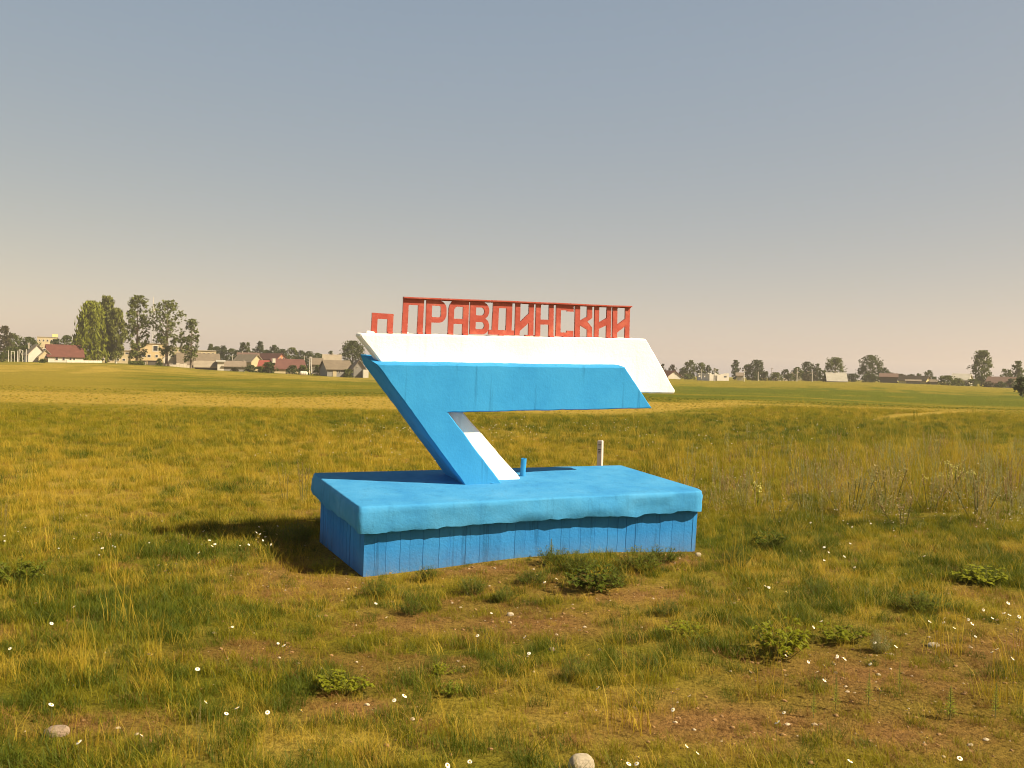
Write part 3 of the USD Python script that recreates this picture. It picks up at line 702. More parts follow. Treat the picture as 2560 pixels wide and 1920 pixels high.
    Wd, Dp, H = 5.6, 8.5, (yb - 935) * k
    brg = np.random.default_rng(5)
    def jag(L, n):
        xs = np.linspace(0, L, n * 2); zs = H + np.repeat(brg.choice([0, .0, .2, -.2], n), 2); return list(zip(xs[::-1], zs[::-1]))
    def wallp(a, b, holes, nm):
        d = np.array(b) - a; L = np.linalg.norm(d); P = Polygon([(0, -.6), (L, -.6)] + jag(L, 7))
        for h in holes: P = P.difference(sbox(*h))
        m = extrude(P, .3); v = np.array(m.vertices); e = d / L; nn = np.array([-e[1], e[0]])
        m.vertices = np.column_stack([a[0] + e[0] * v[:, 0] + nn[0] * v[:, 2], a[1] + e[1] * v[:, 0] + nn[1] * v[:, 2], v[:, 1]]); trimesh.repair.fix_normals(m); part(nm, m, WM['block'], t)
    wallp((-Wd / 2, 0), (Wd / 2, 0), [(1.2, -.5, 2.2, H * .75), (4.1, .9, 4.9, H * .72)], 'wall')
    wallp((-Wd / 2, Dp), (-Wd / 2, .003), [(1.2, .9, 2.3, H * .75), (5.0, .9, 6.0, H * .75)], 'wall')
    wallp((Wd / 2, .003), (Wd / 2, Dp), [(3, .9, 4.4, H * .75)], 'wall'); wallp((Wd / 2, Dp), (-Wd / 2, Dp), [(2, .9, 3.4, H * .75)], 'wall')
    house('hut', 'small hut with a brown roof and white wall right of the block house', 'hut', 1842, 1857, 300, 940, 933, 5, 'x', 0, 'white', 'shade')
    house('house', 'far grey roofed house left of the round dark trees', 'house', 1981, 2001, 370, 938, 932, 6, 'x', 0, 'white', 'slate')
    house('house', 'far pale roofed house below the round dark trees', 'house', 2006, 2022, 380, 935, 929, 6, 'x', 0, 'pale', 'light')
    house('shed', 'long grey far shed between the round trees', 'shed', 2022, 2041, 350, 944, 933, 6, 'x', 0, 'grey', 'shade')
    t, *_ = house('barn', 'steep barn whose whitish roof reaches the grass, under the big round tree', 'barn', 2072, 2114, 268, 953, 934, 7, 'x', .12, 'pale', 'white', [], [(2091, 3, 930)])
    house('barn', 'dark barn beside the dense dark tree', 'barn', 2203, 2240, 300, 944, 936, 7, 'x', 0, 'dark', 'brown')
    house('house', 'small house with a cream gable and grey roof on the right skyline', 'house', 2313, 2327, 285, 951, 943, 9, 'y', .9, 'yellow', 'slate')
    house('shed', 'long low grey shed left of the cream gable', 'shed', 2268, 2298, 280, 954, 951, 4, 'x', 0, 'grey', 'shade')
    house('shed', 'low grey roofed shed right of the cream gable', 'shed', 2328, 2342, 282, 956, 951, 4, 'x', 0, 'grey', 'slate')
    house('house', 'pale house with a whitish roof behind a broad bush', 'house', 2380, 2415, 272, 952, 938, 8, 'x', -.15, 'white', 'white', [(2408, 2412, 954, 959)])
    house('shed', 'long brown shed with a pale end wall beside the tall tree', 'shed', 2470, 2522, 262, 960, 946, 7, 'x', -.2, 'pale', 'brown')
    # poles
    for (x, top, D, rad, lab) in ((21, 879, 268, .09, 'leftmost pale post at the field edge'), (43.5, 880, 268, .09, 'single pale post between the two pale frames'), (65, 876, 268, .10, 'pale post just left of the white gabled house'),
                                  (42, 846, 330, .10, 'dark pole above the hedge at the left edge'), (581, 890, 330, .11, 'pale pole in front of the far trees'), (760.5, 890, 300, .09, 'thin pole behind the long dark red roof'),
                                  (773.5, 893, 240, .12, 'left pole of the pair beside the grey mansard house'), (778, 893, 228, .12, 'right pole of the pair beside the grey mansard house'),
                                  (1753, 924, 262, .10, 'pale pole left of the block house'), (1786.5, 922.5, 245, .10, 'pale pole in front of the block house'), (1860, 923.5, 240, .10, 'pale pole left of the two slanting trees'),
                                  (1895, 930, 270, .10, 'pale pole in front of the slanting trees'), (1992, 921.5, 262, .10, 'pale pole left of the round dark trees'), (2030, 929, 262, .10, 'pale pole right of the round dark trees'), (1929, 920.5, 420, .12, 'far pole with a short crossarm above the hedges')):
        p = at(x, D); h = (project(p)[1] - top) * D / FPX
        t = thing('utility_pole', lab, 'pole', p, facing(p))
        part('shaft', rod((0, 0, -.5), (0, 0, h), rad * 1.2, rad * .8, 8), TIMBER if x in (42, 1929) else PALEPOLE, t)
        if x > 500: part('crossarm', bx(-.55, .55, -.05, .05, h - .45, h - .33), TIMBER, t)
    for (a, b, top, lab, diag) in ((28.5, 35, 881, 'narrow pale post frame at the far left', 0), (48, 55.5, 878, 'leaning pale post frame with a slanting brace', 1)):
        p = at((a + b) / 2, 268); k = 268 / FPX; h = (project(p)[1] - top) * k; w = (b - a) / 2 * k
        t = thing('post_frame', lab, 'frame', p, facing(p))
        part('leg', rod((-w, 0, -.4), (-w, 0, h), .085), PALEPOLE, t); part('leg', rod((w, 0, -.4), (w, 0, h * .97), .085), PALEPOLE, t); part('crossbar', rod((-w, 0, h), (w, 0, h * .97), .07), PALEPOLE, t)
        if diag: part('brace', rod((-w * .5, 0, h), (w * 1.6, .6, -.2), .07), PALEPOLE, t)
    p = at(380.5, 365); k = 365 / FPX; h = (project(p)[1] - 753) * k
    t = thing('radio_mast', 'slender lattice radio mast rising between two poplars', 'mast', p, facing(p))
    for i in range(3):
        an = i * 2.094; part('leg', rod((.55 * math.cos(an), .55 * math.sin(an), -.5), (.24 * math.cos(an), .24 * math.sin(an), h * .86), .13), STEEL, t)
    br = []
    for j in range(16):
        z0, z1 = h * .86 * j / 16, h * .86 * (j + 1) / 16; r0, r1 = .55 - .33 * j / 16, .55 - .33 * (j + 1) / 16
        for i in range(3):
            a0, a1 = i * 2.094, (i + 1) * 2.094; br.append(rod((r0 * math.cos(a0), r0 * math.sin(a0), z0), (r1 * math.cos(a1), r1 * math.sin(a1), z1), .05, n=4))
    part('bracing', cat_mesh(br), STEEL, t); part('antenna', rod((0, 0, h * .86), (0, 0, h), .16, .12), PALEPOLE, t); part('dish', rod((.3, -.5, h * .80), (.3, -.75, h * .80), .45, .45, 12), WM['white'], t)


village()

# ---------------------------------------------------------------- trees and bushes
LEAF = {'willow': leafy('willow_leaf', (.15, .165, .010), (.33, .34, .022), .35), 'birch': leafy('birch_leaf', (.10, .108, .014), (.22, .22, .034), .3), 'poplar': leafy('poplar_leaf', (.09, .105, .018), (.23, .245, .06), .3),
        'dark': leafy('dark_leaf', (.048, .064, .014), (.12, .135, .03), .35), 'mid': leafy('mid_leaf', (.072, .09, .015), (.17, .185, .033), .38), 'brownish': leafy('brownish_leaf', (.06, .05, .02), (.11, .09, .035), .25)}
BARK = plain('bark', (.16, .12, .085), 0.95, 0.3, 2.0)
BIRCHBARK = plain('birch_bark', (.42, .38, .32), 0.9, 0.4, 3.0)


def crown_mesh(rng, h, w, z0, shape, leaf, n, droop=0.0):
    """Leaf clumps gathered round many twig ends inside a crown of the given outline."""
    def half(u):                 # half width at height fraction u of the crown
        if shape == 'round': return np.sqrt(np.clip(1 - np.abs(1.9 * u - .85) ** 2.6, .05, 1))
        if shape == 'tall': return np.clip(.45 + 1.1 * u, 0, 1) * np.clip(1.6 * (1.08 - u), 0, 1) ** .6
        if shape == 'cone': return np.clip(1.05 - u, .05, 1) ** .75
        if shape == 'vase': return np.clip(.35 + .9 * u, 0, 1) * np.clip(3.2 * (1.06 - u), 0, 1) ** .6
        return np.sqrt(np.clip(1 - (1.1 * u - .1) ** 2, .03, 1))     # willow and bushes: widest low down
    nc = max(36, int(n / 15))
    u = rng.random(nc) ** .9; th = rng.random(nc) * 2 * np.pi; rr = rng.random(nc) ** .45
    R = w / 2 * half(u) * (.80 + .40 * rng.random(nc))
    c = np.stack([R * rr * np.cos(th), R * rr * np.sin(th), z0 + (h - z0) * u], 1)
    cs = (w * .085 + .20) * rng.uniform(.6, 1.35, nc)
    k = rng.integers(nc, size=n)
    d = rng.normal(size=(n, 3)); d /= np.linalg.norm(d, axis=1, keepdims=True)
    p = c[k] + d * (cs[k] * rng.random(n) ** .5)[:, None] * [1, 1, 1.0 + 1.6 * droop]
    p[:, 2] = np.minimum(p[:, 2], h)
    a = rng.normal(size=(n, 3)); a[:, 2] += droop * 3; a /= np.linalg.norm(a, axis=1, keepdims=True)
    b = np.cross(a, rng.normal(size=(n, 3))); b /= np.linalg.norm(b, axis=1, keepdims=True)
    s = leaf * rng.uniform(.6, 1.4, n)[:, None]
    L = 1.0 + 1.4 * droop
    v = np.stack([p - a * s * L, p + b * s * .55, p + a * s * L, p - b * s * .55], 1).reshape(-1, 3)
    i = np.arange(n)[:, None] * 4
    f = np.vstack([i + [0, 1, 2], i + [0, 2, 3]])
    return (v, f), c


def tree(name, label, x, D, top, wpx, shape='round', kind='mid', trunk=.15, group=None, bark=None, droop=0.0, dens=1.0, cat='tree', lean=0.0):
    p = at(x, D); k = D / FPX; h = max((project(p)[1] - top) * k, .8); w = wpx * k
    rng = np.random.default_rng(int(x * 7 + D))
    t = thing(name, label, cat, p, rng.random() * 6, group)
    z0 = h * trunk
    leaf = np.clip(.17 + h * .010, .16, .40)
    n = int(np.clip(dens * 4.2 * (h - z0) * w / (leaf ** 2 * 1.1), 420, 8000))
    m, tips = crown_mesh(rng, h, w, z0, shape, leaf, n, droop)
    limbs = [rod((0, 0, -.5), (0, 0, z0 + (h - z0) * .35), h * .020 + .05, h * .013 + .03, 7), rod((0, 0, z0 + (h - z0) * .35), (0, 0, h * .88), h * .013 + .03, .03, 6)]
    for c in tips[rng.permutation(len(tips))[:min(16, len(tips))]]:
        zb = max(z0 * .8, c[2] - np.hypot(c[0], c[1]) * 1.1 - .3)
        if zb < c[2] - .2: limbs.append(rod((0, 0, min(zb, h * .85)), c, h * .006 + .02, .02, 5))
    part('trunk', cat_mesh(limbs), bark or BARK, t)
    part('crown', m, LEAF[kind], t)


tree('willow_tree', 'yellow green drooping tree at the left of the tall group', 226, 285, 770, 70, 'willow', 'willow', .06, None, None, .8)
tree('birch_tree', 'tall brownish birch with a pale trunk beside the drooping tree', 266, 288, 756, 50, 'tall', 'birch', .10, None, BIRCHBARK, .5)
tree('birch_tree', 'lower brownish birch on the right of the tall group', 290, 286, 784, 46, 'tall', 'birch', .12, None, BIRCHBARK, .5)
tree('poplar_tree', 'tall full poplar left of the radio mast', 342, 255, 752, 66, 'tall', 'poplar', .10, dens=.62)
tree('poplar_tree', 'open branching poplar right of the radio mast', 416, 252, 762, 78, 'vase', 'poplar', .17, dens=.5)
tree('poplar_tree', 'smallest thin poplar at the right of the row', 477, 246, 805, 48, 'tall', 'poplar', .12, dens=.5)
for a in [('purplish tree at the left edge of the photo', 10, 320, 826, 34, 'round', 'brownish'), ('green tree beside the purplish one', 34, 330, 842, 34, 'round', 'mid'), ('broad green tree left of the white gabled house', 72, 325, 850, 48, 'round', 'mid'),
          ('dark tree in front of the far apartment block', 140, 335, 853, 26, 'round', 'dark'), ('rounded green tree above the red roof', 165, 335, 845, 32, 'round', 'mid'), ('dark tree between the red roof and the willow', 192, 330, 850, 22, 'round', 'dark'), ('small tree beside the smallest poplar', 452, 300, 838, 16, 'round', 'poplar')]:
    tree('broadleaf_tree', a[0], *a[1:], trunk=.08)
for a in [('dark bush at the left edge of the field', 3, 255, 884, 12), ('lone small round bush on the slope below the white house', 107, 236, 901, 13), ('bush at the foot of the full poplar', 334, 240, 904, 26), ('bush at the foot of the open poplar', 352, 240, 903, 18), ('bush left of the open poplar trunk', 398, 244, 898, 14),
          ('low hedge under the left edge trees', 30, 300, 872, 50), ('hedge left of the white gabled house', 62, 298, 868, 32)]:
    tree('bush', a[0], a[1], a[2], a[3], a[4], 'low', 'mid', .0, cat='bush')
row = [(525, 20, 863, 'cone', 'pointed dark tree behind the long barn'), (541, 22, 869, 'round', 'low dark tree right of the pointed one'), (558, 20, 867, 'round', 'dull tree above the low brown shed'), (578, 22, 874, 'round', 'dark tree behind the pale pole'),
       (592, 18, 878, 'round', 'low dark tree left of the dark brown roof'), (606, 20, 859, 'tall', 'left tall tree above the dark brown roof'), (619, 13, 859, 'tall', 'right slim tree above the dark brown roof'), (633, 18, 874, 'round', 'low tree between the slim trees and the knobbly one'),
       (649, 20, 856, 'tall', 'tall knobbly tree above the cream gable'), (666, 20, 877, 'round', 'low dark tree left of the orange gable'), (685, 24, 865, 'round', 'round tree above the orange gable'), (706, 24, 875, 'round', 'tree right above the orange gable'),
       (730, 26, 871, 'round', 'broad tree behind the twin chimneys'), (752, 24, 878, 'round', 'low tree behind the long dark red roof'), (772, 26, 880, 'round', 'low tree behind the pair of poles'), (795, 28, 884, 'round', 'lowest tree behind the mansard house'), (826, 14, 879, 'round', 'small tree behind the pale ribbed roof')]
for i, (x, w, top, sh, lab) in enumerate(row): tree('broadleaf_tree', lab, x, 352, top, w * 1.25, sh, 'dark' if i % 3 else 'mid', .05, 'dark trees behind the village roofs')
tree('broadleaf_tree', 'big round dark tree left of the white slab', 880, 285, 854, 66, 'round', 'dark', .06)
for (x, D, top, w, kd, lab) in [(627, 228, 914, 36, 'dark', 'bush below the cream gable'), (650, 232, 917, 26, 'mid', 'bush left of the bright red roof'), (672, 228, 907, 36, 'dark', 'dark bush right of the bright red roof'), (732, 226, 915, 36, 'dark', 'bush in front of the long dark red roof'), (758, 228, 914, 30, 'mid', 'bush at the right end of the long dark red roof'),
                                (795, 230, 914, 28, 'dark', 'bush below the mansard house'), (870, 212, 924, 26, 'mid', 'light green bush in front of the ribbed cottage'), (587, 230, 921, 16, 'brownish', 'brownish bush by the low brown shed')]:
    tree('bush', lab, x, D, top, w, 'low', kd, .0, cat='bush')
for (x, D, top, w, sh, kd, lab) in [(1681, 325, 912, 17, 'round', 'brownish', 'dark tree right behind the steep red roof'), (1657, 325, 911, 14, 'round', 'brownish', 'tree at the tip of the white slab'), (1705, 335, 922, 20, 'round', 'dark', 'low dark tree left of the tree cluster'), (1725, 330, 902, 32, 'round', 'mid', 'tallest tree of the cluster behind the pole'),
                                    (1752, 330, 908, 26, 'round', 'mid', 'middle tree of the cluster behind the block house'), (1770, 330, 914, 16, 'round', 'dark', 'right tree of the cluster behind the block house'), (1788, 335, 922, 16, 'round', 'mid', 'small tree above the block house'), (1838, 330, 902, 22, 'tall', 'dark', 'narrow upright tree right of the block house'),
                                    (1869, 325, 913, 24, 'vase', 'mid', 'left of two slanting trees'), (1892, 325, 902, 36, 'vase', 'dark', 'right of two slanting trees'), (1964, 318, 925, 20, 'round', 'dark', 'rounded tree at the right end of the hedges'), (1992, 325, 920, 26, 'round', 'mid', 'tree behind the far grey roof'),
                                    (2017, 335, 907, 34, 'round', 'dark', 'left of the round dark trees'), (2042, 335, 912, 20, 'round', 'dark', 'right of the round dark trees'), (2056, 310, 926, 20, 'round', 'mid', 'low tree left of the whitish barn roof'), (2087, 315, 897, 46, 'round', 'mid', 'big round tree above the whitish barn roof'),
                                    (2174, 325, 893, 54, 'round', 'dark', 'dense dark tree standing alone on the skyline'), (2209, 322, 922, 24, 'round', 'dark', 'smaller tree right of the dense dark one'), (2320, 335, 929, 20, 'vase', 'dark', 'small spreading tree above the cream gable'), (2453, 288, 886, 50, 'tall', 'mid', 'tall oval tree at the right'),
                                    (2513, 300, 928, 26, 'round', 'mid', 'low tree behind the brown shed'), (2543, 290, 911, 30, 'tall', 'mid', 'two topped tree at the right edge')]:
    tree('broadleaf_tree', lab, x, D, top, w, sh, kd, .06)
for (x, D, top, w, kd, lab) in [(1884, 296, 931, 30, 'dark', 'first hedge section right of the small hut'), (1912, 298, 930, 30, 'dark', 'second hedge section right of the small hut'), (1940, 300, 932, 34, 'mid', 'third hedge section right of the small hut'), (1975, 290, 936, 24, 'mid', 'end section of the hedges'), (2020, 300, 939, 30, 'brownish', 'brownish bush under the round dark trees'), (2066, 272, 936, 18, 'dark', 'dark bush at the left of the whitish barn roof'),
                                (2130, 330, 936, 40, 'dark', 'low hedge between the whitish barn roof and the dense tree'), (2176, 310, 937, 44, 'dark', 'hedge under the dense dark tree'), (2225, 310, 934, 30, 'brownish', 'brown bush by the dark barn'), (2252, 310, 937, 30, 'brownish', 'brown hedge right of the dark barn'), (2278, 310, 938, 26, 'dark', 'low bush left of the cream gable'), (2296, 310, 936, 18, 'dark', 'small bush behind the grey roof'),
                                (2335, 300, 944, 18, 'dark', 'small dark bush right of the cream gable'), (2368, 262, 942, 46, 'mid', 'broad bush in front of the pale house'), (2395, 258, 948, 30, 'mid', 'right part of the broad bush by the pale house'), (2432, 272, 950, 30, 'mid', 'bush under the tall oval tree'), (2470, 255, 955, 26, 'brownish', 'low brown bush before the brown shed'), (2502, 256, 956, 26, 'dark', 'low dark bush before the brown shed'), (2530, 262, 950, 24, 'dark', 'dark bush at the shed end'), (1722, 300, 936, 30, 'mid', 'low bush left of the first right hand pole')]:
    tree('bush', lab, x, D, top, w, 'low', kd, .0, cat='bush')
tree('bush', 'near dark bush cut by the right edge of the photo', 2556, 120, 951, 30, 'low', 'dark', .0, cat='bush')

# ---------------------------------------------------------------- weeds, flowers and stones one can point at
def spot(x, y, h=0.0):
    """Ground point whose top at height h is seen at the pixel of the 2560 px photograph."""
    d = ray(x, y); d = d / math.hypot(d[0], d[1])
    ts = np.geomspace(1.5, 400, 1500); P = CAM + ts[:, None] * d
    k = np.nonzero(P[:, 2] < ground_z(P[:, 0], P[:, 1]) + h)[0][0]
    p = P[k].copy(); p[2] = float(ground_z(p[0], p[1])); return p


def first(name, label, cat, loc, rz, sc, group=None):
    x = UsdGeom.Xform.Define(stage, numbered('/World', name))
    x.AddTranslateOp().Set(Gf.Vec3d(*map(float, loc))); x.AddRotateZOp().Set(math.degrees(rz)); x.AddScaleOp().Set(Gf.Vec3f(*map(float, np.broadcast_to(sc, 3))))
    return tag(x, label, cat, group)


def again(proto, name, label, cat, loc, rz, sc, group=None):
    x = UsdGeom.Xform.Define(stage, numbered('/World', name)); p = x.GetPrim()
    p.GetReferences().AddInternalReference(proto.GetPath()); p.SetInstanceable(True)
    p.GetAttribute('xformOp:translate').Set(Gf.Vec3d(*map(float, loc))); p.GetAttribute('xformOp:rotateZ').Set(math.degrees(rz)); p.GetAttribute('xformOp:scale').Set(Gf.Vec3f(*map(float, np.broadcast_to(sc, 3))))
    return tag(p, label, cat, group)


PETAL = plain('daisy_petal', (.66, .62, .54), 0.7, 0.03)
EYE = plain('daisy_eye', (.55, .36, .03), 0.8, 0.1)
STEM = plain('weed_stem', (.12, .11, .03), 0.8, 0.15)
WEED = {'bright': leafy('bright_weed_leaf', (.20, .215, .008), (.40, .40, .024), .5), 'deep': leafy('deep_weed_leaf', (.10, .125, .010), (.23, .25, .022), .5), 'grey': leafy('grey_weed_leaf', (.26, .245, .09), (.44, .41, .17), .42),
        'lime': leafy('lime_weed_leaf', (.16, .19, .010), (.32, .36, .03), .42), 'seed': leafy('seed_head', (.32, .25, .09), (.52, .42, .18), .35), 'rust': leafy('rust_stalk', (.27, .19, .075), (.44, .33, .14), .35)}
YELLOW = plain('yellow_petal', (.50, .46, .12), 0.7, 0.15)


def leaves(rng, base, dirs, length, width, fold=.25, curl=.5):
    """Pointed folded leaves at the points base, growing along dirs."""
    n = len(base); d = dirs / np.linalg.norm(dirs, axis=1, keepdims=True)
    side = np.cross(d, [0, 0, 1.0]) + 1e-6; side /= np.linalg.norm(side, axis=1, keepdims=True); up = np.cross(side, d)
    L = np.broadcast_to(length, n)[:, None]; W = np.broadcast_to(width, n)[:, None]
    mid = base + d * L * .5 + up * L * .06; tip = base + d * L - np.array([0, 0, 1.0]) * L * curl * .5
    v = np.stack([base, mid - side * W / 2 + up * W * fold, mid, mid + side * W / 2 + up * W * fold, tip], 1).reshape(-1, 3)
    i = np.arange(n)[:, None] * 5
    return v, np.vstack([i + [0, 2, 1], i + [0, 3, 2], i + [1, 2, 4], i + [2, 3, 4]])


def leafy_weed(seed, nst=11, R=.30, H=.36, ll=.075, lw=.045, nl=11):
    rng = np.random.default_rng(seed); B, Dr, st = [], [], []
    for i in range(nst):
        a = rng.random() * 6.283; r = R * math.sqrt(rng.random()); h = H * rng.uniform(.55, 1) * (1 - .45 * (r / R) ** 2)
        b0 = np.array([.25 * r * math.cos(a), .25 * r * math.sin(a), 0]); b1 = np.array([r * math.cos(a), r * math.sin(a), h])
        st.append(rod(b0 - [0, 0, .02], b1, .004, .002, 4))
        for j in range(nl):
            t = rng.uniform(.25, 1.0); q = b0 + (b1 - b0) * t; th = rng.random() * 6.283
            B.append(q); Dr.append([math.cos(th), math.sin(th), rng.uniform(-.1, .8)])
    return cat_mesh(st), leaves(rng, np.array(B), np.array(Dr), ll * rng.uniform(.6, 1.35, len(B)), lw * rng.uniform(.6, 1.35, len(B)))


def feathery_weed(seed, n=42, R=.22, H=.30):
    rng = np.random.default_rng(seed); B, Dr, st = [], [], []
    for i in range(n):
        a = rng.random() * 6.283; r = R * math.sqrt(rng.random()); h = H * rng.uniform(.5, 1) * (1 - .5 * (r / R) ** 2)
        b0 = np.array([.45 * r * math.cos(a), .45 * r * math.sin(a), 0]); b1 = np.array([r * math.cos(a), r * math.sin(a), h]); st.append(rod(b0 - [0, 0, .02], b1, .0022, .0012, 3))
        for j in range(18):
            t = rng.uniform(.2, 1.0); th = rng.random() * 6.283; B.append(b0 + (b1 - b0) * t); Dr.append([math.cos(th), math.sin(th), rng.uniform(.2, 1.2)])
    return cat_mesh(st), leaves(rng, np.array(B), np.array(Dr), .045 * rng.uniform(.6, 1.4, len(B)), .009, .1)


def spire_weed(seed, H=.22):
    rng = np.random.default_rng(seed); n = 60
    z = np.linspace(.03, H, n); th = np.arange(n) * 2.4; B = np.stack([0 * z, 0 * z, z], 1); Dr = np.stack([np.cos(th), np.sin(th), np.full(n, .75)], 1)
    return rod((0, 0, -.02), (0, 0, H), .003, .0015, 4), leaves(rng, B, Dr, .050 * (1.12 - z / H), .007, .1)


def seed_stalks(seed, n=7, H=.75, R=.12):
    rng = np.random.default_rng(seed); st, B, Dr = [], [], []
    for i in range(n):
        a = rng.random() * 6.283; r = R * rng.random(); b0 = np.array([r * math.cos(a) * .5, r * math.sin(a) * .5, -.02]); h = H * rng.uniform(.6, 1); b1 = np.array([r * 1.6 * math.cos(a), r * 1.6 * math.sin(a), h])
        st.append(rod(b0, b1, .0028, .0014, 4))
        for j in range(26):
            t = rng.uniform(.66, 1); th = rng.random() * 6.283; B.append(b0 + (b1 - b0) * t); Dr.append([math.cos(th) * .35, math.sin(th) * .35, 1.0])
        for j in range(5):
            t = rng.uniform(.05, .6); th = rng.random() * 6.283; B.append(b0 + (b1 - b0) * t); Dr.append([math.cos(th), math.sin(th), .9])
    return cat_mesh(st), leaves(rng, np.array(B), np.array(Dr), .05 * rng.uniform(.5, 1.3, len(B)), .008, .1)


# ---------------------------------------------------------------- meadow plants
BLADE = {
    'lush': leafy('lush_blade', (.065, .088, .004), (.185, .21, .010), .42),
    'olive': leafy('olive_blade', (.19, .168, .005), (.41, .348, .014), .42),
    'straw': leafy('straw_blade', (.36, .25, .018), (.58, .425, .05), .34),
    'dry': leafy('dry_blade', (.19, .095, .022), (.40, .235, .07), .28)}


def blades(rng, n, spread, h0, h1, width, lean, segs=2, droop=.5):
    """n grass blades growing from a small disc, as one mesh."""
    r = spread * np.sqrt(rng.random(n)); th = rng.random(n) * 2 * np.pi
    base = np.stack([r * np.cos(th), r * np.sin(th), np.full(n, -.01)], 1)
    h = rng.uniform(h0, h1, n); dirn = rng.random(n) * 2 * np.pi + 0; ln = rng.random(n) * lean
    d = np.stack([np.cos(dirn), np.sin(dirn), 0 * h], 1)
    out = d * (r / max(spread, 1e-6) * .35)[:, None] + d * ln[:, None]
    side = np.stack([-np.sin(dirn + rng.normal(0, .6, n)), np.cos(dirn), 0 * h], 1); side /= np.linalg.norm(side, axis=1, keepdims=True)
    V, F = [], []
    k = segs
    for i in range(k):
        t = i / k
        c = base + np.stack([0 * h, 0 * h, h * (t - droop * .25 * t * t)], 1) + out * (h * t * t)[:, None]
        wd = width * (1 - .6 * t)
        V += [c - side * wd / 2, c + side * wd / 2]
    V.append(base + np.stack([0 * h, 0 * h, h * (1 - droop * .25)], 1) + out * h[:, None])
    V = np.stack(V, 1)                                  # n, 2k+1, 3
    m = 2 * k + 1
    f = []
    for i in range(k - 1): f += [(2 * i, 2 * i + 1, 2 * i + 3), (2 * i, 2 * i + 3, 2 * i + 2)]
    f.append((2 * k - 2, 2 * k - 1, 2 * k))
    F = (np.arange(n)[:, None, None] * m + np.array(f)[None]).reshape(-1, 3)
    return V.reshape(-1, 3), F


def instancer(name, label, cat, protos, pos, which, yaw, scale, tilt=None):
    pi = UsdGeom.PointInstancer.Define(stage, f'/World/{name}')
    paths = []
    for k, (m, mt) in enumerate(protos):
        p = usdkit.mesh(stage, f'/World/{name}/tuft_{k:03d}', m, mt, False); paths.append(p.GetPath())
    pi.CreatePrototypesRel().SetTargets(paths)
    pi.CreatePositionsAttr(Vt.Vec3fArray.FromNumpy(pos.astype(np.float32)))
    pi.CreateProtoIndicesAttr(Vt.IntArray.FromNumpy(which.astype(np.int32)))
    q = np.zeros((len(pos), 4)); q[:, 0] = np.cos(yaw / 2); q[:, 3] = np.sin(yaw / 2)
    pi.CreateOrientationsAttr(Vt.QuathArray([Gf.Quath(float(a), 0.0, 0.0, float(b)) for a, b in zip(q[:, 0], q[:, 3])]))
    pi.CreateScalesAttr(Vt.Vec3fArray.FromNumpy((scale[:, None] * np.ones(3) if scale.ndim == 1 else scale).astype(np.float32)))
    tag(pi, label, cat, None, 'stuff')


